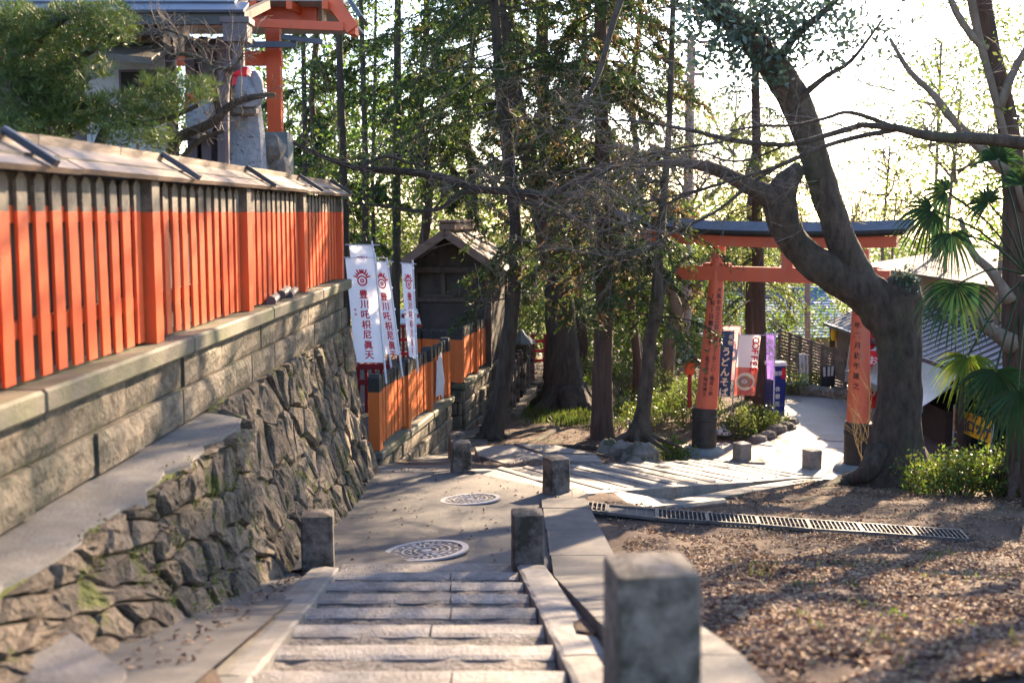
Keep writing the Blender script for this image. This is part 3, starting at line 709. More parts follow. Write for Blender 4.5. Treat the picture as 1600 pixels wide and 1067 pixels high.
# stone platform left of the lower stairs
sp = thing('stone_platform', 'low platform of grey stone slabs left of the lower stairs at the tree roots', 'platform', (0, 16, -3.5))
for (a, b, c, d) in (((742, 697), (800, 694), (842, 708), (748, 712)), ((803, 694), (868, 697), (932, 711), (846, 708)), ((750, 714), (842, 710), (868, 722), (790, 726)), ((846, 710), (932, 713), (940, 722), (872, 722))):
    pts = [PZ(*q, -3.5) for q in (d, c, b, a)]
    mb = MB(); zz = -3.5 + random.uniform(-.02, .02); V = [(p.x, p.y, zz) for p in pts] + [(p.x, p.y, zz-.4) for p in pts]
    mb.add(V, [(0,1,2,3),(7,6,5,4),(0,4,5,1),(1,5,6,2),(2,6,7,3),(3,7,4,0)]); mb.build('slab', M['tread'], sp)

# ---------------------------------------------------------------- manhole covers
def manhole(loc, r, label, tilt=0, m='castiron'):
    t = thing('manhole_cover', label, 'manhole cover', loc, random.uniform(0, 1), 'round patterned drain covers in the path')
    t.rotation_euler.x = tilt
    mb = MB(); mb.lathe((0,0,0), [(r, -.03), (r, .006), (r*.985, .008)], 40); link('base_disc', mesh_data('base_disc', mb.V, mb.F, [M['irongap']]), t)
    def ringseg(mb, r0, r1, a0, a1, z, n):
        V = []; 
        for i in range(n+1):
            a = lerp(a0, a1, i/n)
            V += [(r0*math.cos(a), r0*math.sin(a), z), (r1*math.cos(a), r1*math.sin(a), z), (r0*math.cos(a), r0*math.sin(a), z-.012), (r1*math.cos(a), r1*math.sin(a), z-.012)]
        Fc = []
        for i in range(n): b = i*4; Fc += [(b, b+1, b+5, b+4), (b+2, b, b+4, b+6), (b+1, b+3, b+7, b+5)]
        mb.add(V, Fc)
    mb = MB(); ringseg(mb, r*.86, r, 0, 2*PI, .018, 48); link('rim', mesh_data('rim', mb.V, mb.F, [M[m]]), t)
    mb = MB()
    ringseg(mb, r*.54, r*.585, 0, 2*PI, .016, 36); ringseg(mb, r*.25, r*.29, 0, 2*PI, .016, 24); ringseg(mb, .0001, r*.13, 0, 2*PI, .016, 12)
    for ra, rb, n in ((.585, .86, 14), (.29, .54, 8)):
        for k in range(n):
            a = 2*PI*k/n; wd = .03/((ra+rb)/2); ringseg(mb, r*ra, r*rb, a - wd/2, a + wd/2, .016, 2)
            a2 = a + PI/n; rm = (ra+rb)/2; sp_ = .30*2*PI/n
            ringseg(mb, r*(rm-.045), r*(rm+.045), a2 - sp_*.6, a2 + sp_*.6, .016, 4)
    link('raised_pattern', mesh_data('raised_pattern', mb.V, mb.F, [M[m]]), t)
    return t
m1 = PZ(666, 866, -2.68); manhole((m1.x, m1.y, Lz(0, m1.y) + .026), .335, 'large round cast cover with radial pattern in the path just beyond the steps', -.09)
m2 = PZ(735, 784, -2.93); manhole((m2.x, m2.y, Lz(0, m2.y) + .026), .305, 'round cast cover with radial pattern farther down the path near the lower stairs', -.09)

# ---------------------------------------------------------------- drain grates
d0 = PZ(868, 797, -3.0); d1 = PZ(1508, 838, -3.14)
d0 = Vector((d0.x, d0.y, 0)); d1 = Vector((d1.x, d1.y, 0)); DL = (d1-d0).length; du = (d1-d0).normalized(); dv = Vector((-du.y, du.x, 0))
def dz_(v): return gz(v.x, v.y) + dirt_noise(v.x, v.y)*(v.x > .95) + .03 + .04*sstep(1.1, .8, v.x)
nseg = 8; cuts = [0, .52, 1.02] + list(np.linspace(1.02, DL, 7))[1:]
mb = MB()
for i_ in range(40):
    a = d0 + du*DL*i_/40; b = d0 + du*DL*(i_+1)/40
    mb.sheet([a - dv*.17 + Vector((0,0,dz_(a)-.022)), b - dv*.17 + Vector((0,0,dz_(b)-.022)), b + dv*.17 + Vector((0,0,dz_(b)-.022)), a + dv*.17 + Vector((0,0,dz_(a)-.022))], .05)
dc = mb.build('drain_channel', M['hole']); tag(dc, 'dark narrow drain channel running across the leaf strewn ground under the grates', 'drain')
gl = ['short drain grate at the corner of the concrete walkway', 'solid dark drain cover with light joints between two grates', 'drain grate section right after the solid cover', 'drain grate section, second after the solid cover', 'drain grate section, third after the solid cover', 'drain grate section, fourth after the solid cover', 'drain grate section, second from the right end of the drain', 'sunlit drain grate section at the right end of the drain']
for k in range(len(cuts) - 1):
    s0, s1_ = cuts[k] + .01, cuts[k+1] - .01; c = d0 + du*(s0+s1_)/2
    t = thing('drain_grate' if k != 1 else 'drain_cover', gl[k], 'drain grate' if k != 1 else 'drain cover', (c.x, c.y, dz_(c)), 0, 'grates along the drain across the dirt')
    def pt(s, o, z): v = d0 + du*s + dv*o; return Vector((v.x, v.y, dz_(v) + z))
    mb = MB()
    for o in (-.165, .165): mb.bar(pt(s0, o, 0), pt(s1_, o, 0), .018, .03)
    for s in (s0, s1_): mb.bar(pt(s, -.16, 0), pt(s, .16, 0), .018, .03)
    mb.build('frame', M['steel'], t)
    mb = MB()
    if k == 1:
        mb.sheet([pt(s0, -.15, -.004), pt(s1_, -.15, -.004), pt(s1_, .15, -.004), pt(s0, .15, -.004)], .01); mb.build('plate', M['irongap'], t)
        mb = MB()
        for i in range(1, 5): s = lerp(s0, s1_, i/5); mb.bar(pt(s, -.15, .002), pt(s, .15, .002), .008, .008)
        mb.build('plate_ribs', M['steel'], t)
    else:
        n = int((s1_-s0)/.042)
        for i in range(1, n): s = lerp(s0, s1_, i/n); mb.bar(pt(s, -.16, 0), pt(s, .16, 0), .010, .024)
        mb.bar(pt(s0, 0, -.004), pt(s1_, 0, -.004), .006, .016)
        mb.build('bars', M['steel'], t)
# pipe half buried behind the drain
mb = MB(); mb.tube(smooth_path([PZ(1042, 797, -3.2), PZ(1060, 794, -3.16), PZ(1080, 790, -3.18), PZ(1130, 784, -3.3)]), .045, 8)
tag(mb.build('half_buried_pipe', M['concrete']), 'pale pipe half buried in the dirt behind the drain', 'pipe')
# grate across the foot of the stairs
e0 = PZ(1128, 723, -4.43); e1 = PZ(1300, 754, -4.43); eu = (e1-e0); EL = eu.length; eu.normalize(); ev = Vector((-eu.y, eu.x, 0))
for k in range(3):
    s0, s1_ = EL*k/3 + .01, EL*(k+1)/3 - .01; c = e0 + eu*(s0+s1_)/2
    t = thing('foot_drain_grate', ('cross drain grate at the foot of the lower stairs, by the left gate pillar', 'cross drain grate at the foot of the lower stairs, in the middle', 'cross drain grate at the foot of the lower stairs, nearest the big tree root')[k], 'drain grate', c, 0, 'grates at the foot of the lower stairs')
    mb = MB()
    for o in (-.11, .11): mb.bar(e0+eu*s0+ev*o, e0+eu*s1_+ev*o, .02, .03)
    mb.build('frame', M['steel'], t); mb = MB(); n = int((s1_-s0)/.05)
    for i in range(n+1): s = lerp(s0, s1_, i/n); mb.bar(e0+eu*s-ev*.11, e0+eu*s+ev*.11, .012, .024)
    mb.build('bars', M['steel'], t)
mb = MB(); mb.sheet([e0 - ev*.12 - Vector((0,0,.03)), e1 - ev*.12 - Vector((0,0,.03)), e1 + ev*.12 - Vector((0,0,.03)), e0 + ev*.12 - Vector((0,0,.03))], .02); tag(mb.build('foot_drain_channel', M['hole']), 'dark channel under the cross grates at the foot of the lower stairs', 'drain')

# ---------------------------------------------------------------- plaza and road
rd = MB(); rp_ = [(3.0, 19.6), (4.6, 18.6), (9.5, 16.0), (16, 15.0), (16, 33), (8.0, 31), (6.6, 28.6), (5.9, 26.5), (5.6, 24.5), (5.5, 23.0), (4.9, 21.9), (3.6, 21.5)]
rd.prism(rp_, -4.9, -4.445); tag(rd.build('road', M['road']), kind='structure')
pz = thing('plaza_paving', 'sunlit plaza of pale stone slabs under the red gate', 'paving', (4.8, 20.3, -4.44))
du2 = Vector((B_R.x-B_L.x, B_R.y-B_L.y, 0)).normalized(); fw = Vector((-du2.y, du2.x, 0))
if fw.y < 0: fw = -fw
for r in range(6):
    s = -.1 - .35*(r % 2)
    while s < 4.2:
        L = .9; o = e0 + ev*.13; a = o + fw*(.36*r) + du2*s; 
        mb = MB(); V = [a, a + du2*(L-.01), a + du2*(L-.01) + fw*.352, a + fw*.352]; zt = -4.43 + random.uniform(-.002, .002)
        mb.add([(v.x, v.y, zt) for v in V] + [(v.x, v.y, zt-.06) for v in V], [(0,1,2,3),(7,6,5,4),(0,4,5,1),(1,5,6,2),(2,6,7,3),(3,7,4,0)]); mb.build('paving_slab', M['paving'], pz); s += L
def cover(px, py, r, label):
    p = PZ(px, py, -4.44); t = thing('road_cover', label, 'manhole cover', (p.x, p.y, -4.44), 0, 'round covers in the road beyond the gate')
    mb = MB(); mb.lathe((0,0,0), [(r, -.02), (r, .006)], 28); link('lid', mesh_data('lid', mb.V, mb.F, [M['steel']]), t)
    mb = MB(); mb.lathe((0,0,.0), [(r*1.12, -.02), (r*1.12, .004), (r*1.02, .004)], 28); link('collar', mesh_data('collar', mb.V, mb.F, [M['concrete']]), t)
cover(1230, 624, .3, 'glinting round cover in the road beside the navy sign box')
cover(1306, 684, .34, 'bright round cover in the road just behind the right gate pillar')
cover(1312, 705, .3, 'dull round cover in the road near the foot of the right gate pillar')
# ---------------------------------------------------------------- lettering
_ch = {}
def char_geo(ch, bold=.012):
    key = (ch, bold)
    if key not in _ch:
        c = bpy.data.curves.new('glyph', 'FONT'); c.body = ch; c.offset = bold; c.resolution_u = 2; c.size = 1
        o = bpy.data.objects.new('glyph', c); COL.objects.link(o); bpy.context.view_layer.update()
        me = bpy.data.meshes.new_from_object(o.evaluated_get(bpy.context.evaluated_depsgraph_get()))
        V = np.array([v.co[:2] for v in me.vertices]).reshape(-1, 2); F = [tuple(p.vertices) for p in me.polygons]
        bpy.data.objects.remove(o); bpy.data.curves.remove(c); bpy.data.meshes.remove(me)
        if len(V): V = V - (V.min(0) + V.max(0)) / 2
        _ch[key] = (V, F)
    return _ch[key]
def write(mb, text, f, u, v, size, pitch, bold=.012, vertical=True, squeeze=1.0, rot=0):
    """vertical writing downwards from (u, v); f maps (u, v) on the surface to a world point"""
    c, s = math.cos(rot), math.sin(rot)
    for ch in text:
        if ch != ' ':
            V, F = char_geo(ch, 0)
            e = size*.3; p0 = Vector(f(u, v)); nn_ = (Vector(f(u+e, v)) - p0).cross(Vector(f(u, v+e)) - p0).normalized()
            offs = [(0, 0)] if bold <= 0 else [(-bold, -bold*.6), (bold, -bold*.6), (0, bold)]
            for q, (ox, oy) in enumerate(offs):
                mb.add([Vector(f(u + ((a+ox)*c - (b+oy)*s)*size*squeeze, v + ((a+ox)*s + (b+oy)*c)*size)) + nn_*(.0009*q) for a, b in V], F)
        if vertical: v -= pitch
        else: u += pitch
def ring2(mb, f, u, v, r0, r1, n=20, a0=0, a1=2*PI, sy=1):
    V = []
    for i in range(n+1): a = lerp(a0, a1, i/n); V += [f(u + r0*math.cos(a), v + sy*r0*math.sin(a)), f(u + r1*math.cos(a), v + sy*r1*math.sin(a))]
    mb.add(V, [(2*i, 2*i+1, 2*i+3, 2*i+2) for i in range(n)])
def poly2(mb, f, pts): mb.add([f(a, b) for a, b in pts], [tuple(range(len(pts)))])

# ---------------------------------------------------------------- shrine gate
tl = PZ(1098, 708, -4.42); tr = PZ(1339, 735, -4.42)
tt = thing('torii_gate', 'tall vermilion shrine gate with curved black top and inked writing down its pillars', 'gate', ((tl.x+tr.x)/2, (tl.y+tr.y)/2, -4.42))
def pillar(base, topx, label, writing):
    top = P(topx, 372, base.y); top = Vector((top.x, base.y, -.62)); b = Vector((base.x, base.y, -4.42))
    zs = [-3.58, -3.0, -2.4, -1.8, -1.2, -.62]
    ax = lambda z: b.lerp(top, (z + 4.42) / (top.z + 4.42))
    rad = lambda z: lerp(.20, .118, (z + 3.58) / 2.96)
    mb = MB(); V = []; Fc = []; n = 32
    for z in zs:
        c = ax(z); r = rad(z)
        for k in range(n): V.append((c.x + r*math.cos(2*PI*k/n), c.y + r*math.sin(2*PI*k/n), z))
    for i in range(len(zs)-1):
        for k in range(n): k2 = (k+1) % n; Fc.append((i*n+k, i*n+k2, (i+1)*n+k2, (i+1)*n+k))
    mb.add(V, Fc); col = mb.build('pillar', M['torii'], tt, True)
    mb = MB(); c = ax(-4.1); mb.lathe((c.x, c.y, -4.42), [(.225, .06), (.23, .62), (.238, .63), (.238, .70), (.23, .71), (.23, .84), (.21, .855)], 32); sl = mb.build('black_sleeve', M['black'], tt)
    mb = MB(); mb.lathe((c.x, c.y, -4.5), [(.40, 0), (.40, .08), (.37, .15), (.29, .20), (.25, .21)], 28); mb.build('base_stone', M['wear'], tt, True)
    if writing:
        face = math.atan2(-c.y, -c.x)
        def f(u, z):
            q = ax(z); r = rad(z) + .004; a = face + u / r; return Vector((q.x + r*math.cos(a), q.y + r*math.sin(a), z))
        for txt, u, z, size, pit in writing:
            mb = MB(); write(mb, txt, f, u, z, size, pit, .015); mb.build('writing', M['ink'], tt)
    return ax, rad
zpx = lambda y, Y: P(800, y, Y).z
YL_, YR_ = tl.y, tr.y
axl, rl = pillar(tl, 1124, '', [
    ('大阪市住之江区北島', .075, zpx(452, YL_), .098, .112), ('三丁目二〇・七', .07, zpx(541, YL_), .085, .098),
    ('(有)日電工事ライト', -.045, zpx(462, YL_), .105, .122), ('株式会社', -.055, zpx(553, YL_), .095, .088) if False else ('株式会社', -.055, zpx(560, YL_), .085, .080),
    ('代表', .045, zpx(572, YL_), .03, .06), ('稲垣三郎', .055, zpx(588, YL_), .085, .095), ('同', -.06, zpx(580, YL_), .03, .06), ('稲垣博子', -.06, zpx(590, YL_), .085, .095)])
axr, rr_ = pillar(tr, 1348, '', [('平成十五', -.05, zpx(441, YR_), .118, .165), ('年二月初午建之', -.05, zpx(507, YR_), .118, .172)])
gd = Vector((tr.x-tl.x, tr.y-tl.y, 0)); span = gd.length; gd.normalize(); gn = Vector((gd.y, -gd.x, 0))  # towards the camera
if gn.y > 0: gn = -gn
cc = (axl(-.6) + axr(-.6)) / 2; half = (axr(-.6) - axl(-.6)).length / 2
def beam(name, m, prof, s0, s1, z, curve, n=28, par=tt, endtilt=0):
    mb = MB(); V = []; k = len(prof); Fc = []
    for i in range(n+1):
        s = lerp(s0, s1, i/n); mid = Vector((cc.x, cc.y, 0)) + gd*s; up = curve * (abs(s)/2.3)**2.6
        for (o, h) in prof: V.append(mid + gn*o + gd*(endtilt*h*(1 if s > 0 else -1) if i in (0, n) else 0) + Vector((0,0,z + h + up)))
    for i in range(n):
        for q in range(k): q2_ = (q+1) % k; Fc.append((i*k+q, i*k+q2_, (i+1)*k+q2_, (i+1)*k+q))
    Fc += [tuple(range(k-1,-1,-1)), tuple(n*k + q for q in range(k))]
    mb.add(V, Fc); return mb.build(name, m, par)
OV = 1.12
beam('lower_lintel', M['torii'], [(-.10,-.09),(.10,-.09),(.11,.1),(-.11,.1)], -half-OV*1.38, half+OV*.5, -.53, .07)
beam('top_lintel', M['black'], [(-.15,-.035),(.15,-.035),(.17,.03),(-.17,.03)], -half-OV*1.68, half+OV*.60, -.40, .09)
beam('top_roof', M['slate'], [(-.27,.0),(.27,.0),(.27,.03),(0,.20),(-.27,.03)], -half-OV*1.75, half+OV*.65, -.37, .08, endtilt=.5)
beam('roof_edge', M['black'], [(.272,-.012),(.285,-.012),(.285,.044),(.272,.042)], -half-OV*1.75, half+OV*.65, -.37, .08)
zn = zpx(430, (YL_+YR_)/2)
beam('tie_beam', M['torii'], [(-.07,-.13),(.07,-.13),(.07,.13),(-.07,.13)], -half-.80, half+.46, zn, 0)
mb = MB(); mb.box((cc.x, cc.y, (zn+.13-.63)/2), (.2, .12, abs(-.63-zn-.13)), rz=math.atan2(gd.y, gd.x)); mb.build('centre_strut', M['torii'], tt)
for s in (-1, 1):
    for o in (-.2, .2):
        c = Vector((cc.x, cc.y, 0)) + gd*(s*half*1.005 + o*.9); mb = MB(); mb.box((c.x, c.y, zn + .15), (.13, .16, .07), rz=math.atan2(gd.y, gd.x)); mb.build('wedge', M['torii'], tt)
mb = MB(); p = PZ(1175, 690, -4.42); q = PZ(1160, 712, -4.42)
mb.prism([(tl.x-.5, tl.y-.55), (tl.x+.95, tl.y-.9), (tl.x+1.05, tl.y+.1), (tl.x+.6, tl.y+.9), (tl.x-.5, tl.y+.7)], -4.7, -4.40); tag(mb.build('plinth_slab', M['concrete']), 'low concrete slab carrying the left pillar of the red gate', 'slab')

# ---------------------------------------------------------------- banners on poles
def banner(name, label, group, top, w, h, face, lean=(0, 0), cloth='white_cloth', wave=.03, polelen=.5, poleside=1, polem='pole', deco=None, ripple=2.2, polex=0, curl=0.0, cat='banner'):
    """top: world point at the top centre of the cloth; face: direction (angle) in which its width runs; lean: shift of the foot in x, y"""
    t = thing(name, label, cat, top, 0, group); ph = random.uniform(0, 6)
    wd = Vector((math.cos(face), math.sin(face), 0)); nr = Vector((wd.y, -wd.x, 0))
    def f(u, v, d=0.0):
        k = v / h; a = wave * math.sin(ripple*(u/w)*2 + 3.1*k + ph) * (.25 + .75*k) + curl * k * (u/w)**2
        return Vector(top) + wd*(u*(1 - .04*k)) + Vector((0,0,-v)) + nr*(a + d) + Vector((lean[0]*k, lean[1]*k, 0))
    mb = MB(); nu, nv = 12, 30; V = [f(lerp(-w/2, w/2, i/nu), lerp(0, h, j/nv)) for j in range(nv+1) for i in range(nu+1)]
    mb.add(V, [(j*(nu+1)+i, j*(nu+1)+i+1, (j+1)*(nu+1)+i+1, (j+1)*(nu+1)+i) for j in range(nv) for i in range(nu)])
    mb.build('cloth', M[cloth], t, True)
    pe = poleside * (w/2 + .012)
    a = f(pe, -.07); b = f(pe, h); b = b + (b - a).normalized()*polelen
    mb = MB(); mb.tube([a, b], .014, 8); mb.build('pole', M[polem], t)
    mb = MB(); mb.tube([f(-w/2 - .05, -.012), f(w/2 + .12, -.012)], .007, 6); mb.build('top_rod', M[polem], t)
    for k in range(5): q = f(pe, lerp(.05, h - .05, k/4), .0); mb = MB(); mb.tube([q - Vector((0,0,.012)), q + Vector((0,0,.012))], .019, 8); mb.build('cloth_loop', M[cloth], t)
    for k in range(4): u = lerp(-w*.42, w*.42, k/3); mb = MB(); mb.tube([f(u, -.015), f(u, .02)], .012, 4); mb.build('cloth_loop', M[cloth], t)
    if deco: deco(t, f)
    return t
def emblem(mb, g, r):
    ring2(mb, g, 0, -.02*r/.05, r*.60, r*.84); ring2(mb, g, 0, -.02*r/.05, r*.18, r*.36, 12)
    ring2(mb, g, 0, -.02*r/.05, r*.0001, r*.10, 8)
    for s in (-1, 1):
        for k, a in enumerate((.25, .62, 1.0, 1.35)):
            ca, sa = math.sin(s*(a)), math.cos(a); L = 1.15 + .18*(k % 2)
            b0 = (ca*r*.72, sa*r*.72); tip = (ca*r*L*1.05, sa*r*L*1.2); n_ = (sa*r*.17, -ca*r*.17)
            poly2(mb, g, [(b0[0]-n_[0], b0[1]-n_[1]), (b0[0]+n_[0], b0[1]+n_[1]), (tip[0]+n_[0]*.5, tip[1]+n_[1]*.5), (tip[0]*1.08, tip[1]*1.06), (tip[0]-n_[0]*.5, tip[1]-n_[1]*.5)])
    poly2(mb, g, [(-r*.2, r*.8), (r*.2, r*.8), (r*.1, r*1.35), (-r*.1, r*1.35)])
def deco_shrine(t, f, w=.45):
    mb = MB(); g = lambda u, v: f(u + .01, .26 - v, .006); emblem(mb, g, .085); mb.build('emblem', M['red_print'], t)
    mb = MB(); write(mb, '豊川吒枳尼眞天', lambda u, v: f(u, -v, .006), .01, -.47, .125, .136, .028); mb.build('lettering', M['red_print'], t)
    mb = MB(); write(mb, '奉納', lambda u, v: f(u, -v, .006), -.125, -.68, .038, .06, .02); mb.build('small_lettering', M['red_print'], t)
G = 'white banners at the orange fence'
def T(px, py, Y): return P(px, py, Y)
banner('shrine_banner', 'leftmost and frontmost white banner, wholly visible with emblem and characters', G, T(562, 404, 15.3), .40, 1.39, R(-8), (.11, 0), deco=deco_shrine, wave=.018, polelen=.28)
banner('shrine_banner', 'white banner almost hidden behind the frontmost one, its top edge highest', G, T(563, 384, 16.1), .36, 1.45, R(-20), (.20, 0), deco=deco_shrine, wave=.02, polelen=.35)
banner('shrine_banner', 'narrow leaning white banner between the frontmost banner and the lone slim one', G, T(592, 410, 15.9), .30, 1.28, R(-38), (.17, 0), deco=lambda t, f: deco_shrine(t, f), wave=.02, polelen=.3)
banner('shrine_banner', 'slim white banner standing alone before the old hut, turned nearly edge on', G, T(636, 413, 16.9), .30, 1.38, R(-55), (.07, 0), deco=deco_shrine, wave=.025, polelen=.2)
# stalls and dark red screens behind the banners
rs = thing('red_screen', 'dark red wooden railing screen behind the white banners', 'railing', T(590, 575, 18.5))
for k in range(6):
    p = T(548 + k*12, 575, 18.5); mb = MB(); mb.box((p.x, 18.5, p.z - .2), (.05, .05, 1.1)); mb.build('baluster', M['darkred'], rs)
for y in (548, 572, 596):
    a, b = T(545, y, 18.5), T(612, y, 18.5); mb = MB(); mb.bar((a.x, 18.45, a.z), (b.x, 18.45, b.z), .05, .09); mb.build('rail', M['darkred'], rs)
rs = thing('red_lattice', 'dark red lattice frame under a small white roof left of the hut', 'lattice', T(636, 520, 22.6))
for k in range(5):
    p = T(622 + k*8, 520, 22.6); mb = MB(); mb.box((p.x, 22.6, p.z - .25), (.05, .05, 1.25)); mb.build('bar', M['darkred'], rs)
for y in (508, 530, 552):
    a, b = T(618, y, 22.6), T(660, y, 22.6); mb = MB(); mb.bar((a.x, 22.55, a.z), (b.x, 22.55, b.z), .05, .06); mb.build('rail', M['brightred'], rs)
p = T(637, 497, 22.6); mb = MB(); V = [(p.x-.28, 22.4, p.z-.08), (p.x+.28, 22.4, p.z-.08), (p.x+.16, 22.9, p.z+.16), (p.x-.16, 22.9, p.z+.16)]
mb.sheet(V, .04); mb.build('small_roof', M['signwhite'], rs)
# plastic sheet on the orange fence
sh = MB(); a = along(L2*.74, .05, 0); V = []
pts = [(0, .0), (.42, .10), (.46, -.26), (.60, -.52), (.40, -.72), (.30, -.62), (.02, -.60)]
for s, z in pts: q = along(L2*.74 + s*1.2, .07 + random.uniform(0, .05), 0); V.append((q.x, q.y, -2.36 + z*.95))
n = len(V); cen = Vector(V[0])*0
for v in V: cen += Vector(v)/n
cen += nn*.06; V.append(cen); V2 = [Vector(v) - nn*.01 for v in V]
sh.add(V, [(i, (i+1) % n, n) for i in range(n)]); sh.add(V2, [((i+1) % n, i, n) for i in range(n)])
tag(sh.build('plastic_sheet', M['paper']), 'crumpled white plastic sheet tied onto the orange picket fence', 'sheet')

# ---------------------------------------------------------------- old wooden hut
hc = P(706, 480, 24.6); HR = R(-8.7)
ht = thing('shrine_hut', 'old dark wooden shrine hut with plastered walls under a gabled bark roof', 'hut', (hc.x, 24.6, -3.24), HR)
hM = Matrix.Translation((hc.x, 24.6, 0)) @ Euler((0, 0, HR)).to_matrix().to_4x4()
def hw(x, y, z): return hM @ Vector((x, y, z))
def hbox(name, m, c, d, bev=0):
    mb = MB(); mb.box(Vector(c), d, bev=bev); mb.V = [hM @ v for v in mb.V]; return mb.build(name, m, ht)
HWd, HD, ze, za = .80, 2.2, -1.30, -.42
hbox('front_wall', M['hutwall'], (0, .05, -2.2), (HWd*2 - .1, .08, 2.1)); hbox('back_wall', M['hutwall'], (0, HD, -2.2), (HWd*2 - .1, .08, 2.1))
for s in (-1, 1): hbox('side_wall', M['hutwall'], (s*(HWd-.02), HD/2, -2.2), (.08, HD-.1, 2.1))
mb = MB(); mb.add([hw(-HWd, .06, -1.16), hw(HWd, .06, -1.16), hw(0, .06, za-.06)], [(0,1,2)]); mb.build('gable_board', M['darkwood'], ht)
for x in (-HWd, HWd):
    for y in (0, HD): hbox('corner_post', M['darkwood'], (x, y, -2.2), (.13, .13, 2.2))
hbox('wall_rail', M['darkwood'], (0, -.02, -1.86), (HWd*2+.1, .07, .09)); hbox('wall_rail', M['darkwood'], (0, -.02, -2.55), (HWd*2+.1, .07, .09)); hbox('tie_beam', M['darkwood'], (0, -.04, -1.22), (HWd*2+.5, .12, .13))
hbox('inner_post', M['darkwood'], (-.18, -.01, -1.5), (.09, .07, .6)); hbox('brace_board', M['darkwood'], (-.3, -.06, -1.78), (.7, .04, .05))
for s in (-1, 1):
    # five courses of roofing on each slope
    for k in range(6):
        t0, t1 = k/6, (k+1)/6 + .02
        xa, xb = s*lerp(0.02, 1.30, t0), s*lerp(.02, 1.30, t1)
        zA = lerp(za, ze, t0**.85) + .03*(1-0) + .018; zB = lerp(za, ze, min(1, t1)**.85) + .03
        mb = MB(); q = [hw(xa, -.62, zA), hw(xa, HD+.5, zA), hw(xb, HD+.5, zB), hw(xb, -.62, zB)]
        if s > 0: q = q[::-1]
        mb.sheet(q, .05); mb.build('roof_course', M['shingle'], ht)
    mb = MB(); mb.bar(hw(0, -.66, za - .01), hw(s*1.30, -.66, ze - .01), .05, .17, up=(0, 0, 1)); mb.build('bargeboard', M['hutroof'], ht)
    for k in range(7): y = lerp(-.45, HD+.35, k/6); mb = MB(); mb.bar(hw(s*.3, y, lerp(za, ze, .24)-.06), hw(s*1.27, y, ze-.035), .045, .06); mb.build('rafter', M['darkwood'], ht)
hbox('ridge_cap', M['hutroof'], (0, HD/2-.05, za+.12), (.34, HD+.9, .17), bev=.03); hbox('ridge_top', M['hutroof'], (0, HD/2-.05, za+.225), (.44, HD+1.0, .045))
# grey stone balusters and red railing beyond the hut
sb = thing('stone_balustrade', 'row of grey pointed stone balusters beyond the leaning trunk', 'balustrade', T(812, 590, 25))
for k in range(7):
    Y = lerp(23.4, 27.5, k/6); p = T(lerp(795, 828, k/6), 600, Y); mb = MB(); mb.box((p.x, Y, -3.72), (.17, .17, 1.25), bev=.02); mb.box((p.x, Y, -3.07), (.12, .12, .06), bev=.02); mb.build('baluster', M['post'], sb)
mb = MB(); a = T(795, 570, 23.3); b = T(828, 570, 27.6); mb.bar((a.x-.02, a.y, -3.45), (b.x-.02, b.y, -3.45), .10, .12); mb.build('stone_rail', M['post'], sb)
mb = MB(); mb.bar((a.x, a.y, -4.3), (b.x, b.y, -4.3), .45, .4); mb.build('stone_footing', M['ashlar'], sb)
ln = thing('stone_lantern', 'small grey stone lantern with mossy cap behind the leaning trunk', 'lantern', T(812, 560, 26))
p = T(814, 545, 26); mb = MB(); mb.lathe((p.x, 26, -4.3), [(.12,0),(.12,.9),(.2,1.0),(.2,1.05)], 8); mb.build('pillar', M['post'], ln)
mb = MB(); mb.box((p.x, 26, -3.1), (.3, .3, .3), bev=.03); mb.build('fire_box', M['post'], ln)
mb = MB(); mb.lathe((p.x, 26, -2.95), [(.34, 0), (.30, .06), (.12, .2), (.04, .3)], 8); mb.build('roof', M['wear'], ln)
rr = thing('red_railing', 'small dark red railing at the head of hidden steps beside the big trunk', 'railing', T(842, 560, 27.5))
for px in (832, 852, 872): p = T(px, 550, 27.5); mb = MB(); mb.box((p.x, 27.5, -3.45), (.10, .10, 1.1)); mb.build('railing_post', M['darkred'], rr)
for y in (533, 548, 563): a, b = T(830, y, 27.5), T(874, y, 27.5); mb = MB(); mb.bar((a.x, 27.5, a.z), (b.x, 27.5, b.z), .05, .06); mb.build('rail', M['brightred'], rr)
hs = thing('side_steps', 'shaded stone steps below the small red railing', 'stairs', T(845, 590, 26.5))
for k in range(5): p = T(848, 580, 26.4); mb = MB(); mb.box((p.x + .0, 27.4 - .32*k, -4.12 - .14*k), (1.0, .34, .14), bev=.01); mb.build('step', M['post'], hs)

# ---------------------------------------------------------------- shrine building at the upper left
mb_ = thing('shrine_building', 'white walled shrine building under a blue grey roof behind the pine', 'building', (-4.2, 11.5, -.93))
def bbox(name, m, c, d, par=mb_, **k): mb = MB(); mb.box(c, d, **k); return mb.build(name, m, par)
YB = 10.6
a = P(138, 150, YB+.6); b = P(262, 150, YB+.6); bbox('wall', M['whitewall'], ((a.x + b.x)/2, YB+.6, .45), (b.x - a.x, .15, 2.8)); bbox('dark_wall', M['purplewood'], ((-9 + a.x)/2, YB+.62, .45), (a.x + 9, .12, 2.8))
c1 = P(262, 150, YB); c2 = P(352, 150, YB)
bbox('timber_wall', M['purplewood'], ((c1.x+c2.x)/2+.0, YB+.72, .35), (c2.x-c1.x, .12, 2.6))
for px in (268, 300, 322, 350): q = P(px, 150, YB+.6); bbox('timber_post', M['purplewood'], (q.x, YB+.6, .35), (.09, .10, 2.6))
for px, w in ((206, .24), (243, .24)):
    q = P(px, 131, YB+.5); f_ = bbox('window', M['purplewood'], (q.x, YB+.52, q.z), (w, .05, .26)); bbox('pane', M['hole'], (q.x, YB+.49, q.z), (w-.05, .02, .21), f_)
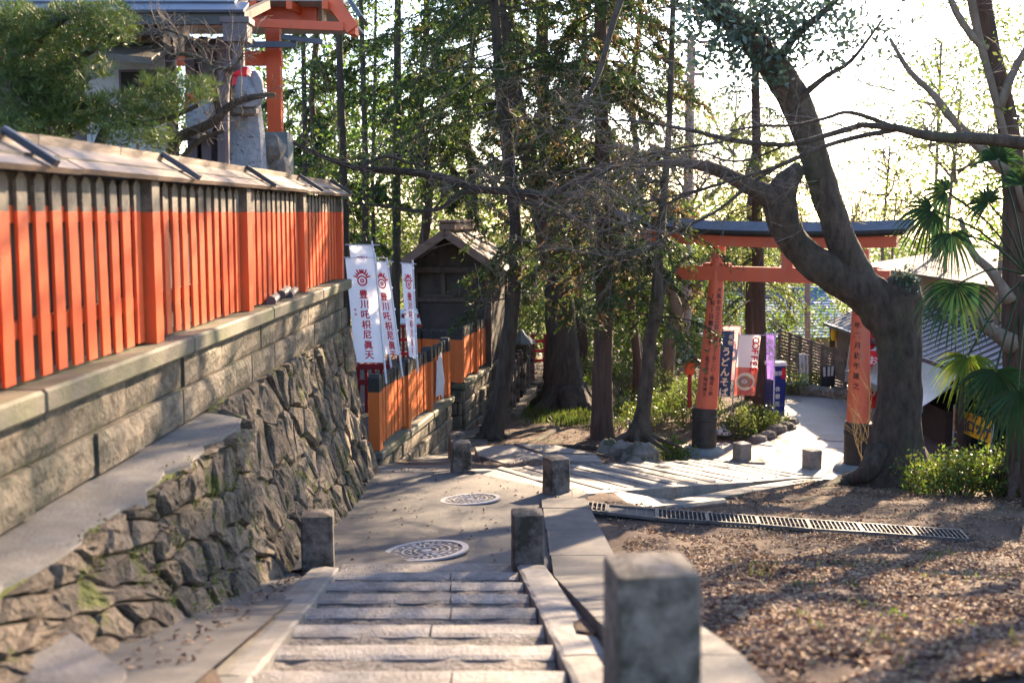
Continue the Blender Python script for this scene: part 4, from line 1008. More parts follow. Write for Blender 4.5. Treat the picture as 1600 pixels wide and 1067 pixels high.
q0_, q1_ = P(150, 82, YB+.3), P(258, 104, YB+.3); mb = MB(); mb.sheet([(q0_.x, YB-.1, q0_.z-.04), (q1_.x, YB-.1, q0_.z-.10), (q1_.x, YB+.6, q0_.z+.12), (q0_.x, YB+.6, q0_.z+.18)], .06); mb.build('canopy_board', M['concrete'], mb_)
# roof: rows of sheets facing the viewer
zr = P(300, 38, YB).z
rx1 = P(384, 40, YB-.3).x
for k in range(9):
    t0 = k; za_, zb_ = zr + .05 + .105*k, zr + .05 + .105*(k+1) + .01; ya, yb = YB-.35 + .20*k, YB-.35 + .20*(k+1)
    for xa in np.arange(-9.5, rx1, 1.2):
        xb_ = min(xa + 1.19, rx1 - .12*k)
        if xb_ <= xa: continue
        mb = MB(); mb.sheet([(xa, ya-.03, za_+.012), (xb_, ya-.03, za_+.012), (xb_, yb, zb_), (xa, yb, zb_)], .025); mb.build('roof_sheet', M['slate'], mb_)
bbox('eave_fascia', M['black'], ((-9.5+rx1)/2, YB-.30, zr+.0), (rx1+9.5, .06, .11)); 
for k in range(26): x = rx1 - .12 - .22*k; mb = MB(); mb.bar((x, YB-.28, zr-.02), (x, YB+1.2, zr+.38), .06, .08); mb.build('rafter', M['darkwood'], mb_)
bbox('under_eave_board', M['darkwood'], ((-9.5+rx1-.9)/2, YB+.75, zr+.08), (rx1+9.5-.9, .9, .4))
gp = thing('rain_hopper', 'grey box shaped rain hopper and bent downpipe at the roof corner of the shrine building', 'downpipe', P(371, 45, YB-.4))
q = P(371, 45, YB-.4); mb = MB(); mb.box((q.x, q.y, q.z-.04), (.21, .19, .16)); mb.box((q.x, q.y, q.z+.06), (.25, .22, .05)); mb.build('hopper', M['clay'], gp)
mb = MB(); mb.tube(smooth_path([q + Vector((0,0,-.1)), q + Vector((0,0,-.32)), P(368, 100, YB-.4), P(350, 130, YB-.3), P(350, 260, YB-.3)]), .055, 10); mb.build('pipe', M['clay'], gp)
# speckled stone slab, foxes
sg = P(378, 190, 11.2); sst = MB(); V = []; Fc = []; n = 10
for j, z in enumerate((-.93, .1, .75, 1.05, 1.27)):
    w = (.19, .185, .17, .13, .05)[j]
    for k in range(n): a = 2*PI*k/n; V.append((sg.x + .02 + w*math.cos(a)*1.1 + random.uniform(-.01,.01), 11.25 + .12*math.sin(a), z))
for i in range(4):
    for k in range(n): k2 = (k+1) % n; Fc.append((i*n+k, i*n+k2, (i+1)*n+k2, (i+1)*n+k))
Fc.append(tuple(4*n+k for k in range(n))); sst.add(V, Fc); tag(sst.build('stone_stele', M['bluestone']), 'tall speckled blue grey standing stone left of the orange pillar', 'stone')
def fox(px, py, Y, label, s=1.0, rz=0):
    p = P(px, py, Y); t = thing('fox_statue', label, 'statue', (p.x, p.y, p.z - .35*s), rz, 'stone foxes with red bibs')
    B = Vector((p.x, p.y, p.z - .35*s))
    def w_(x, y, z): return B + Vector((x*s, y*s, z*s))
    mb = MB(); mb.tube(smooth_path([w_(.10,0,.0), w_(.08,0,.2), w_(.02,0,.42), w_(-.01,0,.52), w_(-.02,0,.58)]), interp_list([.10, .12, .085, .06, .065]), 10)
    mb.tube([w_(-.0,0,.60), w_(-.06,0,.605), w_(-.14,0,.575)], [.065, .055, .02], 8)
    for e in (-.03, .03): mb.tube([w_(.01,e,.64), w_(.02,e*1.2,.74)], [.025, .004], 6)
    for e in (-.05, .05): mb.tube([w_(-.03,e,.36), w_(-.06,e,.0)], [.035, .03], 6)
    mb.tube(smooth_path([w_(.14,0,.02), w_(.24,0,.15), w_(.22,0,.4), w_(.18,0,.55)]), interp_list([.04, .06, .065, .02]), 8)
    mb.build('body', M['bluestone'], t, True)
    mb = MB(); mb.box(w_(.02,0,-.06), (.42*s, .26*s, .12*s), bev=.02); mb.build('pedestal', M['post'], t)
    mb = MB(); V = [w_(-.085,-.085,.50), w_(-.085,.085,.50), w_(-.135,.10,.33), w_(-.135,-.10,.33)]; mb.sheet(V, .012); mb.sheet([w_(-.085,-.087,.50), w_(.09,-.087,.47), w_(.06,-.10,.33), w_(-.135,-.10,.33)], .012)
    mb.tube([w_(.10,0,.49), w_(-.09,0,.505)], .082, 10); mb.build('red_bib', M['brightred'], t)
    return t
fox(378, 132, 11.0, 'stone fox with a bright red bib in front of the speckled standing stone', .62, 0)
fox(303, 172, 11.0, 'stone fox with red bib half hidden by pine needles left of the wooden wall', .6, 0)
for i, (px, py, s) in enumerate(((398, 246, .16), (425, 232, .15), (437, 262, .14), (410, 272, .17))):
    p = P(px, py, 12.2); rng = random.Random(i); mb = MB(); V = []; n = 8
    for j, (r, z) in enumerate(((.7, -1.2), (1.0, -.5), (.95, .1), (.6, .7), (.2, .95))):
        for k in range(n): a = 2*PI*k/n; V.append((p.x + s*r*math.cos(a)*rng.uniform(.75, 1.2), p.y + s*r*math.sin(a)*rng.uniform(.75, 1.2), p.z + s*z*rng.uniform(.85, 1.15)))
    Fc = [(i_*n+k, i_*n+(k+1) % n, (i_+1)*n+(k+1) % n, (i_+1)*n+k) for i_ in range(4) for k in range(n)] + [tuple(4*n+k for k in range(n))]
    mb.add(V, Fc); tag(mb.build('garden_rock', M['rock']), ('rough rock right beside the speckled stone behind the fence roof', 'rough rock against the grey block under the orange pillar', 'brown rock lowest at the right end of the rock pile', 'rough rock low in the middle of the pile behind the fence roof')[i], 'rock', 'rocks behind the fence roof')
# orange gateway at the upper left
ov = thing('orange_pavilion', 'orange painted pavilion corner with white soffit and dark roof edge above the fence', 'pavilion', P(430, 208, 14.5))
def obox(name, m, c, d, **k): mb = MB(); mb.box(c, d, **k); return mb.build(name, m, ov)
op = P(431, 208, 14.6)
obox('pillar', M['verm'], (op.x, 14.6, (op.z + 2.35)/2), (.17, .17, 2.35 - op.z)); obox('footing', M['wear'], (op.x + .0, 14.6, op.z - .95), (.36, .36, 1.9))
op2 = P(431, 208, 16.6)
zz = P(430, 50, 14.6).z
obox('cross_beam', M['verm'], (op.x - .9, 14.6, P(430, 92, 14.6).z), (2.0, .12, .17)); obox('head_beam', M['verm'], (op.x - .75, 14.6, P(430, 25, 14.6).z), (2.6, .15, .24))
obox('beam_end', M['cream'], (op.x + .63, 14.6, P(430, 25, 14.6).z), (.03, .16, .25))
obox('grey_beam', M['slate'], (op.x - .2, 14.25, P(430, 70, 14.25).z), (1.1, .07, .07)); obox('bracket', M['slate'], (op.x + .42, 14.2, P(430, 62, 14.2).z), (.5, .06, .06), ry=.12)
obox('soffit', M['whitewall'], (op.x - .75, 15.4, 2.52), (3.2, 2.6, .04))
for k in range(9): mb = MB(); x = op.x + .75 - .42*k; mb.bar((x, 13.9, 2.42), (x, 16.6, 2.62), .07, .09); mb.build('rafter', M['verm'], ov)
mb = MB(); e = P(553, 48, 14.2); e2 = P(490, -30, 14.2); mb.bar((e.x, 14.1, e.z), (e2.x, 14.1, e2.z + .1), .06, .16); mb.bar((e.x-.02, 14.15, e.z+.01), (e.x-.02, 14.5, e.z+.02), .08, .12); mb.build('bargeboard', M['verm'], ov)
mb = MB(); mb.sheet([(e.x+.08, 14.0, e.z+.12), (e.x+.08, 14.7, e.z+.12), (e2.x+.05, 14.7, e2.z+.30), (e2.x+.05, 14.0, e2.z+.30)], -.05); mb.build('roof_edge', M['slate'], ov)
mb = MB(); mb.sheet([(-6.5, 13.9, 2.62), (e2.x+.1, 13.9, 2.66), (e2.x+.1, 16.5, 2.9), (-6.5, 16.5, 2.9)], .06); mb.build('roof', M['slate'], ov)
mb = MB(); mb.bar((-6, 14.05, 2.36), (e.x-.1, 14.05, e.z+.02), .06, .10); mb.build('eave_beam', M['verm'], ov)

# ---------------------------------------------------------------- shop at the right
K = 1.12
sp_ = thing('souvenir_shop', 'low shop with ribbed pale metal roof and beige upper wall beyond the big tree', 'shop', (8.3, 24, -4.45))
ex, ez, rx, rz_ = 8.2, -2.86, 9.7, -2.18
ya0, ya1 = 18.6, 29.8
mb = MB(); mb.sheet([(ex, ya1, ez), (ex, ya0, ez), (rx, ya0, rz_), (rx, ya1, rz_)], .05); mb.build('roof_deck', M['shoproof'], sp_)
n = 30
for k in range(n + 1):
    y = lerp(ya0+.05, ya1-.05, k/n); mb = MB(); mb.bar((ex-.03, y, ez+.022), (rx, y, rz_+.022), .07, .02, up=(0,0,1)); mb.build('roof_batten', M['black'], sp_)
mb = MB(); mb.bar((ex-.06, ya0-.05, ez-.03), (ex-.06, ya1+.05, ez-.03), .09, .08); mb.build('gutter', M['slate'], sp_)
mb = MB(); mb.box((rx+.1, 24.5, -1.85), (.2, 13.0, .75)); mb.build('upper_wall', M['beige'], sp_)
mb = MB(); mb.bar((rx-.1, 18.0, -1.44), (rx-.1, 31.2, -1.44), .3, .07); mb.build('upper_eave', M['hutroof'], sp_)
mb = MB(); mb.sheet([(rx-.35, 31.2, -1.42), (rx-.35, 18, -1.42), (rx+2.6, 18, -.95), (rx+2.6, 31.2, -.95)], .06); mb.build('upper_roof', M['fencewood'], sp_)
mb = MB(); mb.box((rx-.3, 24.6, -3.35), (.12, 12.2, 2.1)); mb.build('inner_wall', M['shopdark'], sp_)
mb = MB(); mb.box((rx+2.0, 24.5, -3.4), (3.8, 12.6, 2.1)); mb.build('back_block', M['shopdark'], sp_)
for y in (18.8, 21.0, 23.2, 25.6, 27.6, 29.6): mb = MB(); mb.box((ex+.08, y, -3.66), (.12, .12, 1.55)); mb.build('shop_post', M['shopdark'], sp_)
for y0_, y1_ in ((21.6, 25.4),): mb = MB(); mb.box((ex+.3, (y0_+y1_)/2, -4.1), (.5, y1_-y0_, .68)); mb.build('counter', M['shopdark'], sp_)
for y0_ in (25.8, 27.8): mb = MB(); mb.box((ex+.15, y0_+.8, -3.55), (.06, 1.5, 1.4)); mb.build('shutter', M['fencewood'], sp_)
aw = thing('tarp_awning', 'drooping grey green plastic awning under the eave of the shop', 'awning', (8.0, 22.5, -3.2))
mb = MB(); V = []; nu, nv = 10, 6
for j in range(nv+1):
    for i in range(nu+1):
        u, v = i/nu, j/nv; y = lerp(20.7, 25.4, u); V.append((lerp(8.1, 7.45, v) , y, lerp(-2.93, -3.52, v) - .10*math.sin(PI*v)*(.6+.4*math.sin(5*u)) + .04*math.sin(9*u)*v))
mb.add(V, [(j*(nu+1)+i, j*(nu+1)+i+1, (j+1)*(nu+1)+i+1, (j+1)*(nu+1)+i) for j in range(nv) for i in range(nu)]); mb.build('awning_cloth', M['tarp'], aw, True)
mb = MB(); mb.bar((7.44, 20.65, -3.56), (7.44, 25.45, -3.56), .04, .12); mb.build('hem', M['wear'], aw)
for y in (20.8, 25.2): mb = MB(); mb.tube([(7.45, y, -3.5), (7.5, y, -4.44)], .022, 8); mb.build('awning_pole', M['pole'], aw)
for y in (20.8, 25.2): mb = MB(); mb.tube([(7.45, y, -3.55), (8.1, y, -3.1)], .018, 6); mb.build('awning_stay', M['pole'], aw)
kb_ = thing('croquette_banner', 'yellow banner with dark katakana lettering hanging low on the shop front', 'banner', (8.3, 21, -3.9))
ka_, kb2 = P(1491, 645, 21.6), P(1551, 668, 20.1); kd = Vector((kb2.x-ka_.x, kb2.y-ka_.y, 0)); KL = kd.length; kd.normalize()
def kf(u, v, d=0): return Vector((ka_.x, ka_.y, 0)) + kd*u + Vector((0,0,-3.68 - v)) + Vector((kd.y, -kd.x, 0))*(d)*(1)
KH = .42
mb = MB(); mb.sheet([kf(0, KH), kf(KL, KH), kf(KL, 0), kf(0, 0)], .01); mb.build('vinyl', M['yellow'], kb_)
sgn = 1 if Vector((kd.y, -kd.x, 0)).dot(Vector((-ka_.x, -ka_.y, 0))) > 0 else -1
kfront = lambda u, v: kf(u, -v, sgn*.016)
mb = MB(); 
for k, (ch, sc) in enumerate((('コ', 1), ('ロ', .9), ('ッ', .9), ('ケ', 1.1))):
    write(mb, ch, kfront, KL*(.27 + .2*k), -KH*.58, .30*sc, 0, .035, squeeze=1.15)
mb.build('lettering', M['navysign'], kb_)
mb = MB(); write(mb, '名物', kfront, KL*.07, -KH*.32, .12, .14, .02); write(mb, '揚げたて', kfront, KL*.42, -KH*.14, .08, .10, .02, vertical=False); mb.build('red_lettering', M['brightred'], kb_)
for u in (0, KL): a = kf(u, .0); mb = MB(); mb.tube([a + Vector((0,0,.05)), (a.x, a.y, -4.44)], .02, 6); mb.build('banner_stand', M['pole'], kb_)
# red and white banner by the right pillar, behind
def deco_red(t, f):
    mb = MB(); write(mb, 'おみやげ', lambda u, v: f(u, -v, .006), 0, -.2, .2, .23, .03); mb.build('lettering', M['signwhite'], t)
banner('red_banner', 'red banner with white writing squeezed between right gate pillar and the big trunk', None, T(1365, 548, 24.5), .42, 1.25, R(-15), (.03, 0), cloth='brightred', deco=deco_red, polelen=.6, poleside=-1)
banner('red_banner', 'plain red hanging behind the trunk, over the smaller red and white banner', None, T(1362, 515, 26.0), .5, .9, R(-5), (0, 0), cloth='brightred', polelen=1.2, poleside=1)

# ---------------------------------------------------------------- things beyond the gate
sf = thing('slat_fence', 'brown fence of horizontal wooden slats climbing beyond the road', 'fence', (7.5, 29.5, -4.5))
fa, fb = P(1218, 560, 31.0), P(1322, 575, 28.2)
fv = Vector((fb.x-fa.x, fb.y-fa.y, 0)); FL = fv.length; fv.normalize()
for k in range(14):
    z0_, z1_ = lerp(-4.35, -3.18, k/13), lerp(-4.35, -3.48, k/13)
    for s0, s1_ in ((0, .5), (.5, 1)):
        a = Vector((fa.x, fa.y, lerp(z0_, z1_, s0))) + fv*FL*s0; b = Vector((fa.x, fa.y, lerp(z0_, z1_, s1_))) + fv*(FL*s1_-.01)
        mb = MB(); mb.bar(a, b, .025, .058); mb.build('slat', M['fencewood'], sf)
for k in range(7): s = k/6; a = Vector((fa.x, fa.y + .05, -3.9)) + fv*FL*s; mb = MB(); mb.box((a.x, a.y, lerp(-3.85, -4.0, s)), (.08, .08, lerp(1.45, 1.15, s))); mb.build('fence_post', M['fencewood'], sf)
up = thing('timber_pole', 'slim reddish timber pole rising behind the slat fence', 'pole', P(1262, 560, 30.5)); a = P(1262, 590, 31.2); b = P(1262, 440, 31.2)
mb = MB(); mb.tube([(a.x, 31.2, -4.6), (b.x, 31.2, b.z)], .075, 10); mb.build('shaft', M['conc_pole'], up)
def board(px, py0, py1, wpx, Y, label, lines, tilt=.05, rz=0, feet=None, m='signwhite', sizes=.1, cat='sign board'):
    a = P(px, py1, Y); b = P(px, py0, Y); h = b.z - a.z; w = wpx*Y/1800
    t = thing('sign_board', label, cat, (a.x, a.y, a.z))
    wd = Vector((math.cos(rz), math.sin(rz), 0)); nr = Vector((wd.y, -wd.x, 0))
    def f(u, v, d=0): return Vector((a.x, a.y, a.z)) + wd*u + Vector((-tilt*(v), 0, v)) + nr*d
    mb = MB(); mb.sheet([f(-w/2, 0, .02), f(w/2, 0, .02), f(w/2*.95, h, .02), f(-w/2*.95, h, .02)], .035); mb.build('panel', M[m], t)
    mb = MB()
    for txt, u, v, s, p in lines: write(mb, txt, lambda x, y: f(x, y, .024), u*w, v*h, s, p, .015)
    if mb.V: mb.build('lettering', M['ink'], t)
    mb = MB(); mb.tube([f(0, h*.8, -.02), f(0, 0, -.45)], .02, 6); mb.build('prop', M['fencewood'], t)
    return t
board(1257, 553, 606, 14, 29.0, 'narrow white sign board of small writing propped before the slat fence', [('縁結びの神様をお祀りし', .22, .93, .055, .062), ('どうぞ御参拝ください', -.18, .90, .05, .060)], .06, R(-12))
board(1328, 522, 596, 17, 28.0, 'white standing sign with large black writing just left of the right gate pillar', [('お食事処', .1, .85, .16, .19), ('甘味茶屋', -.28, .72, .09, .12)], -.10, R(8))
bs = thing('black_notice_stand', 'black notice stand with three white papers on the far kerb of the road', 'notice stand', P(1293, 604, 28.6)); a = P(1293, 604, 28.6)
mb = MB(); mb.box((a.x, 28.6, a.z + .26), (.33, .05, .52)); mb.build('panel', M['darkmetal'], bs)
for k, dx in enumerate((-.10, .01, .10)): mb = MB(); mb.box((a.x+dx, 28.565, a.z + .38 + .01*k), (.06, .006, .24), ry=.06*(k-1)); mb.build('paper', M['signwhite'], bs)
bt = thing('blue_roof_house', 'house with broad blue tiled roof and beige wall behind the slat fence', 'house', (7.5, 39, -5))
x0_, x1_ = P(1095, 500, 37).x, P(1345, 500, 37).x; zE = P(1200, 527, 37).z; zR = P(1200, 455, 41.5).z
mb = MB(); mb.box(((x0_+x1_)/2, 39.5, (zE-6.2)/2 - .02), (x1_-x0_-.6, 4.2, abs(-6.2-zE))); mb.build('wall', M['beige'], bt)
nr_ = 17
for k in range(nr_):
    t0, t1 = k/nr_, (k+1)/nr_; 
    nseg_ = 8
    for i in range(nseg_):
        xa, xb = lerp(x0_, x1_, i/nseg_), lerp(x0_, x1_, (i+1)/nseg_); dz = .03
        mb = MB(); mb.sheet([(xa, lerp(36.8, 41.5, t0), lerp(zE, zR, t0)+dz), (xb-.004, lerp(36.8, 41.5, t0), lerp(zE, zR, t0)+dz), (xb-.004, lerp(36.8, 41.5, t1), lerp(zE, zR, t1)), (xa, lerp(36.8, 41.5, t1), lerp(zE, zR, t1))], .03); mb.build('roof_tile_row', M['bluetile'], bt)
mb = MB(); mb.bar((x0_, 41.5, zR+.06), (x1_, 41.5, zR+.06), .3, .2); mb.build('ridge', M['bluetile'], bt)
mb = MB(); mb.sheet([(x0_, 46, zE), (x1_, 46, zE), (x1_, 41.5, zR), (x0_, 41.5, zR)], -.04); mb.build('back_roof', M['bluetile'], bt)
for k in range(4): x = lerp(x0_+1, x1_-1, k/3); mb = MB(); mb.box((x, 37.38, zE-.75), (.8, .05, .7)); f_ = mb.build('window', M['shopdark'], bt); mb = MB(); mb.box((x, 37.35, zE-.75), (.7, .02, .6)); mb.build('pane', M['slate'], f_)
# navy sign box
nv_ = thing('navy_sign_box', 'navy blue standing sign box with white top and red patch beside the tree', 'sign', P(1209, 650, 24.5)); a = P(1210, 650, 24.8)
mb = MB(); mb.box((a.x, 24.8, -3.86), (.33, .30, 1.12), rz=.25); mb.build('box', M['navysign'], nv_)
mb = MB(); mb.box((a.x, 24.8, -3.26), (.36, .33, .08), rz=.25); mb.build('top', M['signwhite'], nv_)
def nf(u, v): c_, s_ = math.cos(.25), math.sin(.25); return Vector((a.x + u*c_ + .158*s_, 24.8 + u*s_ - .158*c_, -3.3 - v))
mb = MB(); poly2(mb, nf, [(.06, .05), (.155, .05), (.155, .28), (.06, .28)]); mb.build('red_patch', M['brightred'], nv_)
mb = MB(); write(mb, '御茶', lambda u, v: nf(u, -v), -.08, -.16, .11, .11, .02, vertical=False); write(mb, '休憩処', lambda u, v: nf(u, -v), -.02, -.5, .12, .16, .02); mb.build('lettering', M['signwhite'], nv_)
# nobori beyond the gate
def deco_udon(t, f):
    mb = MB(); write(mb, 'うどんそば', lambda u, v: f(u, -v, .006), .0, -.42, .19, .205, .035); write(mb, '名物', lambda u, v: f(u, -v, .006), .07, -.12, .1, .12, .02); mb.build('lettering', M['cream'], t)
def deco_coffee(t, f):
    g = lambda u, v: f(u, -v, .006)
    mb = MB(); n = 8
    V = [f(lerp(-.24, .24, i/n), lerp(.68, 1.28, j/6), .004) for j in range(7) for i in range(n+1)]
    mb.add(V, [(j*(n+1)+i, j*(n+1)+i+1, (j+1)*(n+1)+i+1, (j+1)*(n+1)+i) for j in range(6) for i in range(n)]); mb.build('red_field', M['coffeered'], t)
    mb = MB(); ring2(mb, lambda u, v: f(u, -v, .008), .0, -.98, .0001, .20, 24, sy=.95); mb.build('cup', M['cream'], t)
    mb = MB(); ring2(mb, lambda u, v: f(u, -v, .010), -.02, -.98, .0001, .14, 20, sy=.9); mb.build('coffee_surface', M['coffeebrown'], t)
    mb = MB(); ring2(mb, lambda u, v: f(u, -v, .012), -.02, -.98, .03, .06, 14, sy=.7); mb.build('cream_swirl', M['signwhite'], t)
    mb = MB(); v = -.10
    for ch in 'COFFEE': write(mb, ch, lambda u, w: f(u, -w, .012), .135, v, .20, 0, .03, rot=-PI/2); v -= .125
    mb.build('lettering', M['brightred'], t)
def deco_purple(t, f):
    mb = MB(); write(mb, 'お抹茶', lambda u, v: f(u, -v, .006), .0, -.16, .14, .17, .03); mb.build('lettering', M['signwhite'], t)
def deco_pink(t, f):
    mb = MB(); ring2(mb, lambda u, v: f(u, -v, .006), 0, -.62, .06, .15, 20); write(mb, '甘酒', lambda u, v: f(u, -v, .006), 0, -.2, .2, .22, .03); mb.build('lettering', M['signwhite'], t)
G2 = 'shop banners beyond the gate'
banner('shop_banner', 'navy banner with cream hiragana right beside the left gate pillar', G2, T(1137, 517, 23.0), .27, 1.33, R(-5), (-.06, 0), cloth='navy', deco=deco_udon, wave=.02, polelen=.62, poleside=-1)
banner('shop_banner', 'white and red coffee banner with a pictured cup, left of the cedar trunk', G2, T(1172, 524, 24.2), .44, 1.27, R(-10), (-.1, 0), cloth='coffeewhite', deco=deco_coffee, wave=.03, polelen=.5, poleside=-1)
banner('shop_banner', 'pink banner partly behind the navy one', G2, T(1143, 510, 25.4), .42, 1.2, R(10), (.05, 0), cloth='pink', deco=deco_pink, wave=.03, polelen=.6)
banner('shop_banner', 'narrow purple banner turned edge on before the navy sign box', G2, T(1204, 522, 23.8), .17, .95, R(-35), (.02, 0), cloth='purple', deco=deco_purple, wave=.04, polelen=.7, poleside=1)
bw = thing('banner_weight', 'white plastic banner foot standing on the slab beside the left gate pillar', 'banner foot', PZ(1130, 678, -4.4)); a = PZ(1130, 678, -4.4)
mb = MB(); mb.lathe((a.x, a.y, -4.4), [(.17, 0), (.17, .05), (.10, .10), (.04, .14), (.03, .2)], 16); mb.build('foot', M['signwhite'], bw, True)
# small red lantern box on a post by the left pillar
lb = thing('red_lantern_box', 'small red wayside lantern with black curved roof left of the gate pillar', 'lantern', P(1074, 600, 22.5)); a = P(1078, 570, 22.5)
mb = MB(); mb.box((a.x, 22.5, a.z - .5), (.07, .07, .7)); mb.build('post', M['darkred'], lb)
mb = MB(); mb.box((a.x, 22.5, a.z - .06), (.18, .2, .26), bev=.02); mb.build('lamp_box', M['verm'], lb)
for s in (-1, 1):
    mb = MB(); pts = [(0, .24), (.08, .17), (.16, .09), (.25, .06)]
    for (xa, za_), (xb, zb_) in zip(pts[:-1], pts[1:]): q = [(a.x+s*xa, 22.2, a.z+za_), (a.x+s*xa, 22.8, a.z+za_), (a.x+s*xb, 22.8, a.z+zb_), (a.x+s*xb, 22.2, a.z+zb_)]; mb.sheet(q if s < 0 else q[::-1], .05)
    mb.build('roof_side', M['black'], lb)
yl = thing('yellow_lantern', 'small yellow hanging lantern under the far end of the shop eave', 'lantern', P(1303, 522, 29.4)); a = P(1303, 522, 29.4)
mb = MB(); mb.lathe((a.x, a.y, a.z-.16), [(.05, 0), (.08, .04), (.085, .16), (.08, .28), (.05, .32)], 12); mb.build('lamp_body', M['yellow'], yl); mb = MB(); mb.tube([a + Vector((0,0,.15)), a + Vector((0,0,.45))], .008, 5); mb.build('cord', M['ink'], yl)
# utility pole with cross arms
ut = thing('utility_pole', 'tall pinkish utility pole with two cross arms far behind the trees', 'utility pole', P(1069, 590, 31)); a = P(1069, 590, 31); b = P(1081, 55, 31)
mb = MB(); mb.tube([(a.x, 31, -4.8), (b.x, 31, b.z)], [.16, .11], 14); mb.build('shaft', M['conc_pole'], ut)
for y, w in ((67, .55), (117, .35)): q = P(1079, y, 31); mb = MB(); mb.box((q.x, 30.9, q.z), (w*2, .08, .08)); mb.build('cross_arm', M['conc_pole'], ut)
# stone edge of the planting bed and rubble kerb on the far side of the road
for i, (px, py, Y, s) in enumerate(((1215, 672, 22.7, .16), (1228, 668, 22.9, .15), (1200, 682, 22.3, .15), (1185, 688, 22.1, .14), (1234, 660, 23.4, .14))):
    p = PZ(px, py, -4.42); rng = random.Random(i+50); mb = MB(); V = []; n = 8
    for (r, z) in ((1.0, -.5), (1.05, .1), (.8, .6), (.3, .8)):
        for k in range(n): q_ = 2*PI*k/n; V.append((p.x + s*1.3*r*math.cos(q_)*rng.uniform(.8, 1.15), p.y + s*r*math.sin(q_)*rng.uniform(.8, 1.15), -4.42 + s*z))
    mb.add(V, [(i_*n+k, i_*n+(k+1) % n, (i_+1)*n+(k+1) % n, (i_+1)*n+k) for i_ in range(3) for k in range(n)] + [tuple(3*n+k for k in range(n))])
    tag(mb.build('edging_stone', M['rock']), 'rough edging stone, %s along the curved planting bed by the road' % ('third from the left', 'fourth from the left', 'second from the left', 'leftmost', 'farthest')[i], 'stone', 'edging stones of the planting bed')
fk = thing('far_rubble_kerb', 'low kerb of brown stones on the far side of the road', 'kerb', P(1260, 612, 28.5))
for k in range(16):
    p = PZ(lerp(1222, 1345, k/15), lerp(611, 622, k/15), -4.40); mb = MB(); mb.box((p.x, p.y+.15, -4.36), (.42, .3, random.uniform(.16, .3)), rz=random.uniform(-.3, .3), bev=.05); mb.build('stone', M['rock'], fk)
for i, (px, py, Y, s) in enumerate(((972, 708, 18.6, .26), (1000, 716, 18.2, .32), (952, 700, 19, .2), (992, 728, 17.8, .18))):
    p = P(px, py, Y); rng = random.Random(i+80); mb = MB(); V = []; n = 9
    for (r, z) in ((1.0, -1.), (1.05, -.2), (.85, .4), (.4, .75), (.1, .8)):
        for k in range(n): q_ = 2*PI*k/n; V.append((p.x + s*r*math.cos(q_)*rng.uniform(.75, 1.2), p.y + s*r*math.sin(q_)*rng.uniform(.75, 1.2), p.z + s*z*rng.uniform(.85, 1.15)))
    mb.add(V, [(i_*n+k, i_*n+(k+1) % n, (i_+1)*n+(k+1) % n, (i_+1)*n+k) for i_ in range(4) for k in range(n)] + [tuple(4*n+k for k in range(n))])
    tag(mb.build('boulder', M['rock']), ('grey boulder beside the foot of the reddish cedar trunk', 'largest grey boulder, at the foot of the slender leaning tree', 'small boulder, leftmost by the cedar foot', 'low boulder in front of the largest one')[i], 'boulder', 'boulders at the tree feet')
# ---------------------------------------------------------------- leaves
def rand_unit(n):
    v = RNG.normal(size=(n, 3)); return v / np.linalg.norm(v, axis=1)[:, None]
def leaf_mesh(name, C, L, Wd, m, axis=None, spread=1.0, flat=0.0, fold=0.0):
    """one diamond shaped leaf per centre; AXIS: preferred long direction (n,3)"""
    n = len(C); C = np.asarray(C, float)
    a = rand_unit(n)
    if axis is not None: a = np.asarray(axis, float) + a * spread; a /= np.linalg.norm(a, axis=1)[:, None]
    b = rand_unit(n)
    if flat: b[:, 2] *= (1 - flat)
    b = np.cross(a, b); b /= np.linalg.norm(b, axis=1)[:, None] + 1e-9
    l = (L * RNG.uniform(.65, 1.3, n))[:, None]; w = (Wd * RNG.uniform(.7, 1.25, n))[:, None]
    V = np.empty((n, 4, 3)); V[:, 0] = C - a*l*.5; V[:, 1] = C + b*w*.5 - a*l*.05; V[:, 2] = C + a*l*.5; V[:, 3] = C - b*w*.5 - a*l*.05
    F = np.arange(n*4).reshape(n, 4)
    return fast_mesh(name, V.reshape(-1, 3), F, [m])
def add_leaves(parent, name, C, L, Wd, m, **k):
    loc = np.array(parent_loc(parent)); me = leaf_mesh(name, np.asarray(C) - loc, L, Wd, M[m], **k)
    o = link(name, me, parent); return tag(o, kind='stuff') if name in ('leaf_litter',) else o
def clumps(centres, sig, n):
    centres = np.asarray([tuple(c) for c in centres], float); k = len(centres)
    sig = np.broadcast_to(np.asarray(sig, float), (k,)) if np.ndim(sig) <= 1 else sig
    idx = np.repeat(np.arange(k), n); return centres[idx] + RNG.normal(size=(len(idx), 3)) * (sig[idx][:, None] if sig.ndim == 1 else sig[idx])
def bough(a, d, L, droop, n=7):
    a = Vector(a); d = Vector(d).normalized(); pts = [a.copy()]
    for i in range(n): d = (d + Vector((random.uniform(-.12, .12), random.uniform(-.12, .12), -droop/n + random.uniform(-.05, .05)))).normalized(); a = a + d*(L/n); pts.append(a.copy())
    return pts
def trunk_from_px(tr, Y, widths, m, base_loc, n=12, k=4, jit=.05, name='trunk', extra=None):
    pts = [P(x, y, Y if not hasattr(Y, '__len__') else Y[i]) for i, (x, y) in enumerate(tr)]
    Ys = [p.y for p in pts]; rad = [w*yy/1800/2 for w, yy in zip(widths, Ys)]
    mb = MB(); sp = smooth_path(pts, k); mb.tube(sp, interp_list(rad, k), n, jit)
    return mb, sp, interp_list(rad, k)
